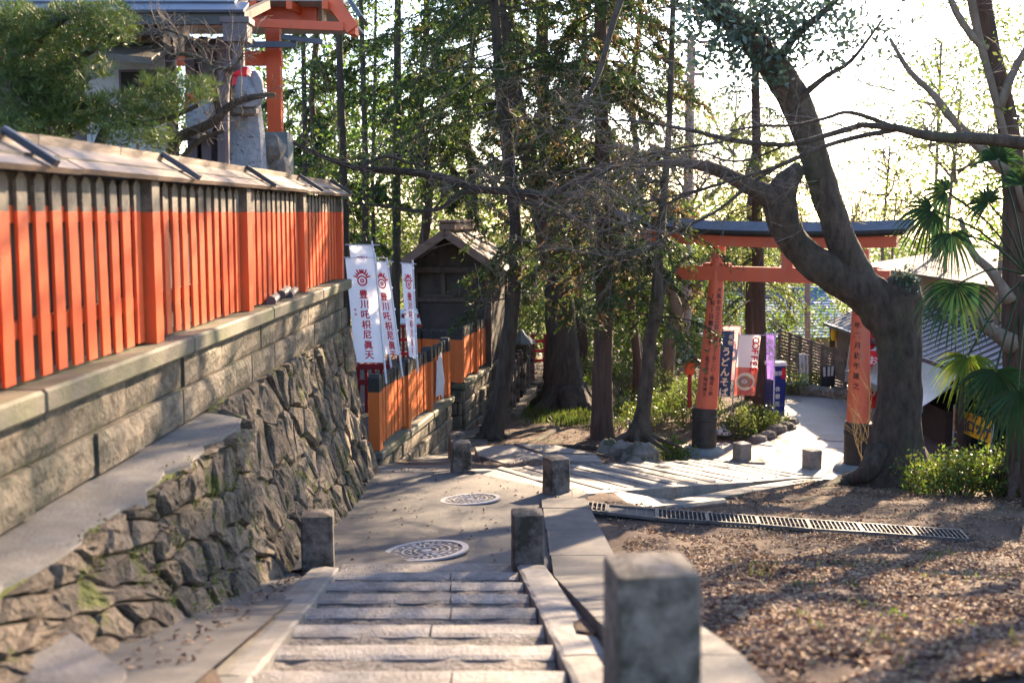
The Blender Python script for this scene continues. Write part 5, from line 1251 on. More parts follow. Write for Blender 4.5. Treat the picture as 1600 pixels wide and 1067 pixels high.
def flare(mb, base, r, n=6, L=.6, drop=None, seed=0):
    rg = random.Random(seed)
    for k in range(n):
        a = 2*PI*k/n + rg.uniform(-.3, .3); d = Vector((math.cos(a), math.sin(a), 0)); l = L*rg.uniform(.6, 1.3)
        q = [base + Vector((0,0,.5*L)) + d*r*.45, base + d*r*.95 + Vector((0,0,.18*L)), base + d*(r + l*.45) + Vector((0,0,.02)), base + d*(r + l) + Vector((0,0,-.10))]
        mb.tube(smooth_path(q, 3), interp_list([r*.55, r*.42, r*.22, r*.07], 3), 8, .08)
def cedar_crown(t, trunk, z0, z1, Lmax, nb, per, m='cedar', leafL=.10, leafW=.030, droop=.9, seed=1, twig=True, sun=None, brown=0.0, azr=None, lowthin=1.0):
    """drooping sprays along boughs that leave the trunk between heights z0 and z1"""
    rg = random.Random(seed); C = []; A = []; mb = MB(); CB = []; AB = []
    zs_ = [p.z for p in trunk]
    for b in range(nb):
        f = rg.random() ** lowthin; z = lerp(z0, z1, f)
        i = min(range(len(trunk)), key=lambda q: abs(zs_[q] - z)); base = trunk[i].copy(); base.z = z
        az = rg.uniform(0, 2*PI) if azr is None else rg.uniform(*azr)
        L = Lmax * (1 - .55*max(0, f - .2)) * rg.uniform(.45, 1.1)
        pts = bough(base, (math.cos(az), math.sin(az), rg.uniform(-.15, .35)), L, droop*rg.uniform(.4, 1.1), 6)
        mb.tube(pts, [lerp(.022, .004, q/6) for q in range(7)], 4, cap=False)
        nsp = int(per * L / Lmax)
        for s in range(nsp):
            u = rg.uniform(.25, 1.0)*6; q = min(5, int(u)); p = pts[q].lerp(pts[q+1], u - q)
            side = Vector((-math.sin(az), math.cos(az), 0)) * rg.choice((-1, 1)); out = Vector((math.cos(az), math.sin(az), 0))
            d = (out*rg.uniform(.1, .9) + side*rg.uniform(.1, .9) + Vector((0,0,-rg.uniform(.2, 1.1)))).normalized(); sl = rg.uniform(.18, .42)
            isb = rg.random() < brown
            for k in range(9):
                c = p + d*sl*(k+.5)/9 + Vector((rg.gauss(0, .022), rg.gauss(0, .022), rg.gauss(0, .022) - .03*(k/9)**2))
                ax = d + Vector((rg.gauss(0, .45), rg.gauss(0, .45), rg.gauss(0, .3)))
                (CB if isb else C).append(c); (AB if isb else A).append(ax)
    if twig: mb.build('boughs', M['bark'], t)
    if C: add_leaves(t, 'needle_sprays', np.array([tuple(c) for c in C]), leafL, leafW, m, axis=np.array([tuple(a) for a in A]), spread=.25)
    if CB: add_leaves(t, 'dead_sprays', np.array([tuple(c) for c in CB]), leafL, leafW*.8, 'cedarbrown', axis=np.array([tuple(a) for a in AB]), spread=.25)
def twigs(mb, a, d, L, r, depth, rg, spread=.6, up=0.0):
    d = Vector(d).normalized(); n = 4; pts = [Vector(a)]
    for i in range(n): d = (d + Vector((rg.gauss(0, .14), rg.gauss(0, .14), rg.gauss(0, .14) + up/n))).normalized(); pts.append(pts[-1] + d*L/n)
    mb.tube(pts, [lerp(r, r*.45, i/n) for i in range(n+1)], 3 if r < .012 else 6, cap=False)
    if depth:
        for k in range(rg.choice((2, 3, 3, 4))):
            i = rg.randint(1, n); q = pts[i]; s = Vector((rg.gauss(0, 1), rg.gauss(0, 1), rg.gauss(0, 1))).normalized()
            twigs(mb, q, d + s*spread, L*rg.uniform(.5, .8), r*.55, depth-1, rg, spread, up)
    return pts
def leafy_crown(t, centres, sig, n, L, Wd, m, flat=.3, name='foliage'):
    add_leaves(t, name, clumps(centres, sig, n), L, Wd, m, flat=flat)
def blobs_around(c, rx, rz, k, rg, hollow=.45):
    out = []
    while len(out) < k:
        v = Vector((rg.uniform(-1, 1), rg.uniform(-1, 1), rg.uniform(-1, 1)))
        if hollow < v.length < 1: out.append(Vector(c) + Vector((v.x*rx, v.y*rx, v.z*rz)))
    return out

# ---------------------------------------------------------------- the gnarled tree by the gate
def nbase(px, py, z): return PZ(px, py, z)
YT = 16.7
bt_ = P(1400, 745, YT); bz = gz(bt_.x, YT)
gt = thing('gnarled_tree', 'big gnarled grey brown tree with sawn stump and curving double limb before the gate', 'tree', (bt_.x, YT, bz))
mb, spT, rdT = trunk_from_px([(1402, 790), (1402, 745), (1402, 700), (1402, 640), (1404, 560), (1403, 500), (1408, 462), (1416, 436)], YT, [170, 128, 88, 68, 66, 70, 74, 44], M['bigbark'], None, 40, 7, .012)
flare(mb, Vector((bt_.x, YT, bz)), .36, 7, .75, seed=4)
def root(mb, pts, r): mb.tube(smooth_path([Vector(p) for p in pts], 4), interp_list(r, 4), 9, .07)
root(mb, [P(1378, 700, YT-.2), P(1355, 738, YT-.3), PZ(1318, 752, -4.02), PZ(1275, 766, -3.98), PZ(1225, 775, -3.97)], [.15, .14, .10, .06, .02])
root(mb, [P(1415, 715, YT-.3), P(1425, 750, YT-.5), PZ(1430, 768, -3.95), PZ(1436, 782, -3.97)], [.15, .12, .07, .03])
mb.build('trunk', M['bigbark'], gt, True)
mb, spA, rdA = trunk_from_px([(1404, 540), (1385, 492), (1350, 456), (1305, 430), (1262, 402), (1233, 365), (1220, 325), (1226, 292), (1248, 262)], [YT]*5 + [YT-.1, YT-.2, YT-.2, YT-.1], [58, 70, 66, 58, 50, 47, 50, 42, 26], M['bigbark'], None, 30, 7, .012)
mb.build('lower_limb', M['bigbark'], gt, True)
mb, spC, rdC = trunk_from_px([(1222, 322), (1195, 303), (1165, 288), (1120, 266), (1085, 257), (1040, 255), (990, 262)], [YT-.2, YT-.3, YT-.4, YT-.6, YT-.8, YT-1, YT-1.2], [40, 32, 25, 19, 14, 10, 5], M['bigbark'], None, 12, 4, .05)
mb.build('side_limb', M['bigbark'], gt, True)
mb, spB, rdB = trunk_from_px([(1372, 490), (1345, 438), (1318, 385), (1300, 330), (1283, 280), (1266, 225), (1242, 160), (1208, 105), (1165, 52), (1115, 5), (1080, -60), (1060, -140)], [YT+.05]*5 + [YT, YT-.1, YT-.2, YT-.3, YT-.4, YT-.5, YT-.6], [46, 52, 47, 42, 42, 46, 47, 46, 38, 32, 26, 20], M['bigbark'], None, 30, 7, .012)
mb.build('upper_limb', M['bigbark'], gt, True)
mb = MB(); c = P(1417, 437, YT); mb.lathe((c.x, c.y, c.z - .03), [(.20, 0), (.19, .05), (.12, .08)], 14); mb.build('sawn_stump', M['bark'], gt)
# climbing leaves on the upper limb and the epiphyte on the stump
cen = []; rg = random.Random(3)
for px, py, s in ((1110, 50, .5), (1130, 90, .5), (1165, 60, .5), (1200, 30, .5), (1180, 95, .45), (1215, 80, .5), (1245, 50, .5), (1150, 20, .5), (1230, 10, .5), (1205, 115, .4), (1260, 25, .4), (1285, 15, .4), (1100, 15, .5)):
    for k in range(9): cen.append(P(px + rg.gauss(0, 26), py + rg.gauss(0, 20), YT - .45 + rg.uniform(-.5, .3)))
leafy_crown(gt, cen, .12, 13, .13, .055, 'leafblue', name='climbing_leaves')
cen = [P(1418 + rg.gauss(0, 12), 440 + rg.gauss(0, 8), YT - .22) for k in range(16)]
leafy_crown(gt, cen, .05, 14, .09, .03, 'leafblue', name='epiphyte')
for tr2, w in (([(1208, 108), (1240, 60), (1285, 20), (1340, -30)], [18, 13, 10, 6]), ([(1165, 52), (1140, 10), (1150, -60)], [16, 12, 8]), ([(1242, 160), (1290, 120), (1330, 95), (1380, 30)], [11, 8, 6, 3])):
    m_, s_, r_ = trunk_from_px(tr2, YT-.3, w, None, None, 9, 4, .04); m_.build('upper_branch', M['bigbark'], gt, True)
cen = [P(rg.uniform(1060, 1340), abs(rg.gauss(0, 55)) - 10, YT + rg.uniform(-1.2, .8)) for k in range(110)] + [P(rg.uniform(1300, 1420), rg.uniform(-20, 90), YT + rg.uniform(-1, 1)) for k in range(22)]
leafy_crown(gt, cen, .13, 9, .11, .05, 'leafblue', name='outer_leaves')
cen = [P(rg.uniform(1250, 1430), rg.uniform(60, 330), YT + rg.uniform(1, 5)) for k in range(90)]
leafy_crown(gt, cen, .11, 12, .06, .026, 'leafyellow', name='fine_leaves')
mb = MB()
for k in range(26): twigs(mb, P(rg.uniform(1250, 1400), rg.uniform(30, 320), YT + rg.uniform(1, 4)), (rg.uniform(-.6, 1), rg.uniform(-.6, .6), rg.uniform(0, 1)), rg.uniform(.5, 1.0), .008, 2, rg)
mb.build('fine_branches', M['twig'], gt)
mb = MB()
for k in range(26):
    i = rg.randint(8, len(spC)-2); twigs(mb, spC[i], (rg.uniform(-1, .2), rg.uniform(-1, 1), rg.uniform(-.6, .8)), rg.uniform(.5, 1.1), .011, 2, rg)
for k in range(16):
    i = rg.randint(12, len(spB)-8); twigs(mb, spB[i], (rg.uniform(-1, 1), rg.uniform(-1, .6), rg.uniform(-.3, .8)), rg.uniform(.5, 1.0), .010, 2, rg)
mb.build('twigs', M['twig'], gt)
cen = blobs_around((spB[-1].x + .8, spB[-1].y, spB[-1].z + 1.6), 3.0, 1.5, 46, rg)
leafy_crown(gt, cen, .26, 55, .11, .05, 'leaf', name='crown')

# ---------------------------------------------------------------- trunks of the grove
def grove_tree(name, label, tr, Y, widths, bark, crown=None, fl=None, group='trees of the shrine grove', n=12, cat='tree', ext=None, forks=()):
    b = P(tr[0][0], tr[0][1], Y); t = thing(name, label, cat, (b.x, b.y, b.z), 0, group)
    mb, sp, rd = trunk_from_px(tr, Y, widths, M[bark], None, n, 4, .04)
    if ext:   # goes on above the frame
        a = sp[-1]; top = a + Vector(ext); mb.tube([a, a.lerp(top, .5), top], [rd[-1], rd[-1]*.7, rd[-1]*.25], 8); sp = sp + [a.lerp(top, k/8) for k in range(1, 9)]
    if fl: flare(mb, b + Vector((0,0,.02)), rd[0]*.8, fl[0], fl[1], seed=len(label))
    mb.build('trunk', M[bark], t, True)
    for (ft, fw_) in forks:
        mb, s_, r_ = trunk_from_px(ft, Y, fw_, M[bark], None, 10, 4, .04); mb.build('limb', M[bark], t, True)
    if crown: crown(t, sp)
    return t, sp
# leaning dark trunk in front of the far fence
grove_tree('cedar_tree', 'dark leaning trunk rising in front of the far orange fence', [(766, 690), (777, 640), (787, 590), (797, 520), (805, 440), (806, 360), (800, 300), (790, 200), (778, 80), (768, -60)], 20.6, [42, 30, 27, 25, 22, 20, 19, 18, 16, 14], 'bark',
    lambda t, sp: (cedar_crown(t, sp, .4, 7.5, 3.0, 60, 66, seed=11, brown=.05), cedar_crown(t, sp, -1.8, .6, 1.6, 12, 24, seed=12, brown=.1)), (5, .5), ext=(-.3, 0, 4))
grove_tree('broad_tree', 'thickest trunk of the grove, mossy and spreading roots, forking high', [(884, 642), (880, 600), (877, 540), (874, 470), (866, 400), (852, 340), (836, 280), (812, 190), (797, 90), (786, -50)], 25, [96, 62, 52, 48, 47, 42, 32, 26, 24, 20], 'bark',
    lambda t, sp: (cedar_crown(t, sp, 1.5, 9, 3.6, 60, 80, seed=21), cedar_crown(t, sp, -1.3, 2.2, 2.2, 26, 50, seed=22)), (7, .9), ext=(-.4, 0, 4), forks=[([(864, 395), (858, 320), (853, 240), (848, 120), (846, -60)], [34, 26, 24, 20, 18])])
grove_tree('cedar_tree', 'straight reddish cedar trunk between the thickest trunk and the slender leaning tree', [(942, 696), (941, 640), (942, 560), (945, 450), (943, 300), (940, 150), (938, -60)], 20.5, [42, 34, 31, 29, 26, 22, 18], 'cedarbark',
    lambda t, sp: (cedar_crown(t, sp, -.9, 6.0, 2.1, 150, 52, seed=31, brown=.38, droop=1.3), cedar_crown(t, sp, -1.9, .0, 1.4, 22, 26, seed=32, brown=.3)), (5, .4), ext=(0, 0, 4))
grove_tree('slender_tree', 'slender leaning tree with a kinked trunk left of the gate', [(998, 690), (1005, 640), (1012, 580), (1017, 520), (1026, 480), (1030, 400), (1038, 300), (1045, 200), (1050, 60), (1053, -60)], 19.6, [40, 25, 21, 21, 22, 14, 12, 10, 9, 7], 'bigbark',
    lambda t, sp: (cedar_crown(t, sp, -2.0, 1.6, 1.5, 26, 22, seed=41), cedar_crown(t, sp, 2.5, 7, 2.0, 16, 24, seed=42)), (6, .6), forks=[([(1024, 485), (1034, 460), (1048, 430), (1068, 405)], [16, 11, 8, 5])])
grove_tree('cedar_tree', 'cedar trunk standing behind the gate opening, between coffee banner and navy sign box', [(1187, 652), (1187, 560), (1186, 470), (1184, 380), (1182, 250), (1180, 100)], 25.2, [24, 21, 20, 18, 15, 11], 'cedarbark',
    lambda t, sp: (cedar_crown(t, sp, -2.1, 2.2, 1.9, 44, 44, seed=51, m='leafyellow', droop=1.1), cedar_crown(t, sp, 2, 5, 1.4, 14, 20, seed=52)), None)
grove_tree('cedar_tree', 'second cedar trunk, thinner and just left behind the one in the gate opening', [(1169, 640), (1170, 540), (1171, 440), (1172, 300)], 27.5, [14, 13, 12, 9], 'cedarbark',
    lambda t, sp: cedar_crown(t, sp, -2.2, .8, 1.5, 18, 26, seed=53, brown=.2), None)
grove_tree('curved_tree', 'pale curving tree trunk lit from behind, left of the utility pole', [(1047, 640), (1044, 580), (1047, 530), (1058, 490), (1046, 450), (1030, 410), (1020, 360), (1024, 300)], 27, [24, 19, 20, 20, 14, 11, 8, 6], 'palebark',
    lambda t, sp: leafy_crown(t, blobs_around((sp[-8].x, 27, -.6), 1.6, 1.0, 16, random.Random(6)), .22, 38, .08, .04, 'leaf'), None, forks=[([(1056, 492), (1078, 470), (1100, 430), (1112, 390)], [14, 11, 8, 5])])
grove_tree('curved_tree', 'second pale curving trunk seen between reddish cedar and slender tree', [(1000, 600), (996, 550), (988, 500), (976, 462), (955, 430), (940, 390)], 29, [18, 16, 14, 12, 9, 6], 'palebark',
    lambda t, sp: leafy_crown(t, blobs_around((sp[-6].x, 29, -.9), 1.4, .8, 14, random.Random(7)), .22, 30, .08, .04, 'leafyellow'), None)
# slim trunks at the left
for i, (tr, Y, w, lab) in enumerate((
    ([(541, 560), (540, 400), (537, 280), (532, 140), (528, -60)], 19.2, [15, 14, 13, 12, 9], 'dark slim trunk right at the end of the long red fence'),
    ([(570, 560), (570, 400), (571, 280), (568, 140), (562, -60)], 21, [12, 11, 10, 9, 7], 'slim dark trunk right behind the hidden white banner'),
    ([(584, 540), (584, 400), (582, 280), (585, 140), (588, -60)], 26, [7, 7, 6, 5, 4], 'thinnest trunk, between the two slim ones behind the banners'),
    ([(618, 540), (619, 400), (620, 250), (621, 100), (622, -60)], 21.8, [16, 14, 13, 12, 9], 'straight dark trunk crossing the left roof slope of the old hut'),
    ([(478, 420), (477, 300), (476, 200), (474, 80), (470, -60)], 22, [9, 9, 8, 7, 5], 'slim trunk standing farthest left, seen over the fence roof'))):
    grove_tree('slim_tree', lab, tr, Y, w, 'bark', lambda t, sp, i=i: leafy_crown(t, [c for q in range(4, len(sp)-3, 1) for c in blobs_around(sp[q], 1.3, .55, 5, random.Random(q*7+i*31)) if sp[q].z > -.2], .20, 26, .085, .04, 'leaf'), None, n=9, ext=(0, 0, 3))
# cedar behind, filling the upper left centre
for i, (px, Y, w, lab, z0, L, nb, mm) in enumerate((
    (500, 27, 16, 'dense cedar rising behind the orange pavilion corner', -1.5, 2.3, 56, 'cedar'),
    (665, 28, 20, 'dark cedar whose boughs spread above the roof of the old hut', .6, 3.6, 84, 'cedar'),
    (735, 31, 18, 'farther cedar between the old hut and the leaning trunk', .3, 3.0, 70, 'cedar'),
    (990, 26, 14, 'cedar with brown tips behind the reddish cedar', -.5, 2.2, 44, 'cedar'),
    (905, 31, 18, 'cedar in the gap right of the thickest trunk', -.6, 2.6, 54, 'cedar'))):
    z = float(np.interp(Y, LY, LZ)); b = P(px, 500, Y)
    t = thing('cedar_tree', lab, 'tree', (b.x, Y, z), 0, 'trees of the shrine grove')
    sp = [Vector((b.x + .1*math.sin(q), Y, lerp(z-.2, 8.5, q/20))) for q in range(21)]; mb = MB(); mb.tube(sp, [lerp(w*Y/3600, .04, q/20) for q in range(21)], 9); mb.build('trunk', M['cedarbark'], t, True)
    cedar_crown(t, sp, z0, 8, L, nb, 76, seed=60+i, brown=.02 if i != 3 else .4, leafL=.14, leafW=.042)

# ---------------------------------------------------------------- broadleaf wood behind, one thing per tree
def crown_data(seed, m, nbl, n, L, Wd, rx=1.9, rz=1.7, sig=.28):
    rg = random.Random(seed); C = clumps(blobs_around((0, 0, 0), rx, rz, nbl, rg, .35), sig, n)
    return leaf_mesh('crown', C, L, Wd, M[m], flat=.3)
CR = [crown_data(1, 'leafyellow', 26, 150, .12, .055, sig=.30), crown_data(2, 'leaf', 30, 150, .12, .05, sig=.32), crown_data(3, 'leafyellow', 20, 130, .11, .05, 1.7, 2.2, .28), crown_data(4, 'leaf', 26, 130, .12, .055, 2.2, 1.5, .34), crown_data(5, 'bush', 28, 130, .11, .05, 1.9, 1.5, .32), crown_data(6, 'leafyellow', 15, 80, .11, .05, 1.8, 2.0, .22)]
def wood_tree(px, py, Y, sc, kind, label, wid=.07, bark='palebark', sz=1.0):
    c = P(px, py, Y); z = gz(c.x, Y) if Y < 48 else -6.5
    t = thing('woodland_tree', label, 'tree', (c.x, Y, z), 0, 'trees filling the wood behind')
    mb = MB(); rg = random.Random(px*7+py); pts = [Vector((c.x + rg.uniform(-.3, .3), Y, z - .2)), Vector((c.x + rg.uniform(-.3, .3), Y, lerp(z, c.z, .5))), Vector((c.x, Y, c.z + sc*.4))]
    mb.tube(smooth_path(pts, 4), interp_list([wid, wid*.7, .03], 4), 8, .06)
    mb.build('trunk', M[bark], t, True)
    mb = MB()
    for k in range(7): twigs(mb, (c.x, Y, c.z - sc*rg.uniform(.2, 1.4)), (rg.uniform(-1, 1), rg.uniform(-1, 1), rg.uniform(.1, .9)), sc*.9, .03*sc, 2, rg, .6)
    mb.build('branches', M[bark], t)
    o = link('crown', CR[kind], t, (0, 0, c.z - z), (0, 0, rg.uniform(0, 6))); o.scale = (sc, sc, sc*sz)
    return t
wood = [
 (470, 430, 36, 1.5, 4, 'tree behind the fence end, low and mid green'), (520, 380, 40, 1.7, 0, 'pale yellow green tree behind the slim trunks near the fence end'),
 (600, 400, 38, 1.5, 5, 'thin leaved bright tree behind the white banners'), (660, 330, 42, 1.9, 2, 'bright tree directly above the hut ridge'),
 (745, 400, 37, 1.5, 0, 'sunlit yellow green tree right of the hut roof'), (800, 440, 34, 1.2, 4, 'low leafy tree behind the leaning trunk'),
 (840, 380, 40, 1.7, 2, 'bright tree between leaning trunk and the thickest trunk'), (905, 480, 33, 1.2, 0, 'low yellow tree right beside the thickest trunk'),
 (930, 400, 40, 1.8, 3, 'mid green tree behind the reddish cedar'), (985, 420, 36, 1.5, 1, 'dark leaved tree between cedar and slender tree'),
 (1060, 440, 38, 1.5, 0, 'yellow green tree behind the utility pole foot'), (1110, 380, 40, 1.7, 2, 'bright airy tree over the left gate pillar'),
 (1040, 520, 32, 1.0, 4, 'low bushy tree left of the red wayside lantern'), (1080, 250, 38, 2.0, 5, 'thin crowned tree beside the utility pole, high up'),
 (1180, 290, 40, 1.5, 5, 'bright tree seen left of the curved limbs over the gate'), (1150, 180, 44, 1.9, 5, 'sparse tree high behind the climbing leaves'),
 (1390, 250, 34, 1.0, 5, 'sparse tree in bright sky right of the upper limb'), (1400, 320, 36, .9, 5, 'leafy tree just above the right end of the gate'),
 (1330, 330, 46, 1.3, 5, 'thin tree far beyond the fork of the gnarled tree'), (1460, 320, 30, .9, 5, 'yellow green tree behind the upper palm fans'),
 (1500, 180, 26, 1.2, 5, 'leafy tree high above the palm'), (1470, 90, 30, 1.0, 5, 'sparse tree in glaring sky above the palm'),
 (1590, 210, 22, .9, 5, 'leafy tree behind the reddish trunk at the right'), (1600, 120, 24, 1.2, 5, 'sparse tree at the upper right corner'),
 (450, 200, 34, 1.8, 1, 'dark leaved tree right behind the orange pillar'), (560, 300, 38, 1.8, 1, 'dark tree behind the slim trunks, mid height'),
 (700, 240, 46, 2.0, 5, 'sparse tree in the pink sky gap over the hut'), (520, 120, 36, 1.8, 3, 'mid green tree beside the pavilion roof tip'),
 (1240, 470, 33, .9, 3, 'small tree before the blue roofed house'), (1160, 420, 34, 1.0, 2, 'small tree above the coffee banner'),
]
for a in wood: wood_tree(*a)
wood2 = [(420, 520, 60, 3.2), (560, 500, 58, 3.0), (700, 490, 62, 3.2), (820, 500, 56, 3.0), (960, 500, 60, 3.2), (1080, 480, 58, 3.0), (1240, 420, 70, 2.6), (1400, 420, 66, 2.6), (1560, 420, 60, 3.0), (1700, 430, 50, 3.0), (280, 520, 56, 3.0)]
rg = random.Random(99)
for i, (px, py, Y, sc) in enumerate(wood2):
    wood_tree(px, py, Y, sc, i % 6, 'far tree on the slope, %s' % ['behind the end of the long fence', 'behind the white banners', 'behind the hut roof', 'behind the leaning trunk', 'behind the reddish cedar', 'behind the left gate pillar', 'above the blue roofed house', 'above the right gate pillar', 'behind the palm', 'outermost at the right', 'behind the shrine building'][i], .12)

# ---------------------------------------------------------------- the long bare boughs
bo = thing('bare_bough', 'long dark bare bough reaching in from behind the pavilion across the hut roof', 'branch', P(470, 232, 17))
tr = [(455, 222), (500, 243), (560, 263), (630, 268), (690, 277), (740, 294), (800, 300), (860, 303), (910, 280), (960, 262), (1005, 252)]
mb, sp, rd = trunk_from_px(tr, [17 - .15*i for i in range(len(tr))], [5, 7, 9, 11, 12, 12, 12, 12, 9, 6, 4], M['bark'], None, 8, 4, .06); mb.build('main_branch', M['bark'], bo, True)
mb = MB(); rg = random.Random(5)
for tr2, w in (([(745, 296), (715, 305), (690, 325), (650, 330), (600, 322), (545, 318)], [9, 8, 7, 6, 5, 3]), ([(560, 263), (600, 245), (640, 255), (680, 262)], [5, 4, 4, 3]), ([(690, 290), (688, 315), (665, 335), (655, 330)], [4, 4, 3, 2]), ([(800, 300), (850, 330), (920, 345), (980, 350)], [6, 5, 3, 2])):
    m_, s_, r_ = trunk_from_px(tr2, 16.2, w, None, None, 6, 4, .05); mb.V, mb.F, mb.M = (mb.add(m_.V, m_.F).V, mb.F, mb.M)
mb.build('side_branches', M['bark'], bo)
mb = MB()
for k in range(60): i = rg.randint(4, len(sp)-1); twigs(mb, sp[i], (rg.uniform(-.4, 1), rg.uniform(-1, .6), rg.uniform(-.5, .7)), rg.uniform(.4, 1.0), .008, 2, rg, .7)
mb.build('twigs', M['twig'], bo)
ft = thing('bare_tree_branch', 'blurred bare branch reaching in from the right, fanning into fine twigs towards the hut', 'branch', P(1640, 230, 12))
mb = MB(); lines = [
 ([(1680, 235), (1600, 224), (1530, 216), (1460, 214), (1400, 200), (1340, 195)], [26, 22, 19, 16, 12, 9]),
 ([(1400, 200), (1330, 176), (1290, 185), (1240, 196), (1190, 197), (1140, 205)], [8, 6, 5, 5, 4, 3]),
 ([(1345, 196), (1290, 212), (1230, 226), (1150, 220), (1080, 204), (1000, 190), (930, 188)], [10, 9, 8, 8, 6, 4, 2]),
 ([(1400, 203), (1340, 214), (1280, 232), (1210, 262), (1150, 280), (1080, 300), (1000, 318)], [8, 8, 7, 7, 5, 4, 2]),
 ([(1280, 232), (1220, 258), (1170, 290), (1120, 330), (1050, 365), (1000, 395), (940, 400)], [6, 6, 6, 5, 4, 3, 2]),
 ([(1230, 226), (1170, 250), (1130, 250), (1090, 236), (1040, 240)], [4, 4, 3, 3, 2]),
 ([(1130, 222), (1060, 232), (1000, 245), (930, 262), (860, 270)], [4, 4, 3, 2, 2]),
 ([(1150, 280), (1060, 310), (980, 350), (900, 372), (840, 390)], [4, 4, 3, 2, 2])]
tips = []
for tr2, w in lines: m_, s_, r_ = trunk_from_px(tr2, [12 - .12*i for i in range(len(tr2))], w, None, None, 7, 4, .06); mb.add(m_.V, m_.F); tips.append(s_)
mb.build('branches', M['bigbark'], ft, True)
mb = MB(); rg = random.Random(15)
for k in range(80):
    s_ = rg.choice(tips[1:]); i = rg.randint(len(s_)//3, len(s_)-1); twigs(mb, s_[i], (rg.uniform(-1.3, .3), rg.uniform(-.7, .7), rg.uniform(-.7, .6)), rg.uniform(.3, .85), .0048, 2, rg, .75)
mb.build('twigs', M['twig'], ft)
# grey brown haze of fine twigs hanging before the grove
fh = thing('twiggy_shrub_tree', 'grey brown bare twigs hanging in front of the grove trunks', 'branch', P(850, 200, 14))
mb = MB(); rg = random.Random(25)
mb.tube(smooth_path([P(1000, -80, 14.6), P(960, 30, 14.3), (P(930, 130, 14)), P(880, 200, 13.8)], 4), interp_list([.05, .04, .03, .012], 4), 7); mb.build('branch', M['bigbark'], fh); mb = MB()
for k in range(90):
    px, py = rg.uniform(700, 1010), rg.uniform(90, 430); c = P(px, py, rg.uniform(13, 16)); twigs(mb, c, (rg.uniform(-1, 1), rg.uniform(-.5, .5), rg.uniform(-.7, .3)), rg.uniform(.3, .7), .0045, 2, rg, .8)
mb.build('twigs', M['twig'], fh)

# ---------------------------------------------------------------- tree and palm at the right edge
YRt = 14.6
rt = thing('right_tree', 'reddish brown trunk at the right edge with palm fans in front', 'tree', P(1590, 720, YRt))
mb, sp, rd = trunk_from_px([(1612, 800), (1608, 700), (1600, 620), (1594, 540), (1590, 450), (1590, 350), (1582, 260), (1568, 160), (1545, 60), (1530, -60)], YRt, [84, 66, 56, 52, 46, 42, 36, 30, 26, 20], None, None, 14, 4, .05)
flare(mb, P(1596, 755, YRt), .26, 5, .5, seed=8); mb.build('trunk', M['cedarbark'], rt, True)
for tr2, w in (([(1578, 470), (1550, 425), (1520, 395), (1500, 340)], [22, 15, 11, 7]), ([(1585, 540), (1555, 520), (1520, 500)], [34, 22, 12]), ([(1575, 270), (1500, 200), (1460, 150), (1420, 110), (1390, 60)], [18, 14, 11, 8, 5]), ([(1560, 170), (1590, 100), (1640, 20)], [16, 12, 8]), ([(1540, 80), (1500, 30), (1470, -40)], [13, 11, 8]), ([(1600, 330), (1560, 170), (1530, 60), (1510, -40)], [9, 11, 12, 14])):
    m_, s_, r_ = trunk_from_px(tr2, YRt - .2, w, None, None, 9, 4, .05); m_.build('limb', M['palebark'], rt, True)
mb = MB(); rg = random.Random(44)
for k in range(24): px, py = rg.uniform(1380, 1600), rg.uniform(-20, 330); twigs(mb, P(px, py, YRt + rg.uniform(-1, 1)), (rg.uniform(-1, .6), rg.uniform(-.6, .6), rg.uniform(-.5, 1)), rg.uniform(.5, 1.1), .010, 2, rg)
mb.build('twigs', M['twig'], rt)
cen = [P(rg.uniform(1400, 1640), rg.uniform(-60, 260), YRt + rg.uniform(-1.5, 2)) for k in range(44)]
leafy_crown(rt, cen, .16, 18, .075, .035, 'leafyellow', name='crown')
cen = [P(rg.uniform(1530, 1640), rg.uniform(250, 480), YRt + rg.uniform(0, 1)) for k in range(20)]
leafy_crown(rt, cen, .14, 24, .08, .04, 'leaf', name='lower_leaves')
cen = [P(rg.uniform(1420, 1800), rg.uniform(-420, -90), YRt + rg.uniform(-2, 3)) for k in range(44)]
leafy_crown(rt, cen, .30, 50, .10, .045, 'leaf', name='upper_crown')

pal = thing('fan_palm', 'windmill palm with drooping dark fan leaves before the shop roof', 'palm', P(1605, 760, 13.2))
hub = P(1606, 430, 13.2)
mb = MB(); mb.tube(smooth_path([P(1612, 790, 13.3), P(1608, 600, 13.2), hub], 5), interp_list([.12, .10, .11], 5), 12, .12); mb.build('trunk', M['cedarbark'], pal)
def fan(h, d, nrm, r, m, stem=True, n=30, droop=.5):
    h = Vector(h); d = Vector(d).normalized(); nrm = Vector(nrm); nrm = (nrm - d*nrm.dot(d)).normalized(); s = d.cross(nrm)
    mb = MB()
    for k in range(n):
        a = lerp(-1.75, 1.75, k/(n-1)) + random.uniform(-.03, .03); v = d*math.cos(a) + s*math.sin(a); rr_ = r*(1 - .18*abs(a)/1.75)*random.uniform(.88, 1.08)
        sd = (v.cross(nrm)).normalized(); sd = (sd + nrm*(.75 if k % 2 else -.75)).normalized(); V = []; segs = (0.04, .35, .62, .84, 1.0); wd = (.006, .021, .018, .010, .002)
        for u, w in zip(segs, wd):
            p = h + v*rr_*u + nrm*(.06*math.sin(a*2)*u*r) + Vector((0,0,-droop*r*u**3)) - nrm*0.02*(k % 2)*u
            V += [p - sd*w*r/.55, p + sd*w*r/.55]
        mb.add(V, [(2*i, 2*i+1, 2*i+3, 2*i+2) for i in range(4)])
    o = mb.build('fan_leaf', M[m], pal)
    if stem: mb = MB(); mid = h.lerp(hub, .5) + Vector((0,0,.12)); mb.tube(smooth_path([hub, mid, h], 4), .012, 6); mb.build('leaf_stalk', M['palm'], pal)
Yp = 12.8
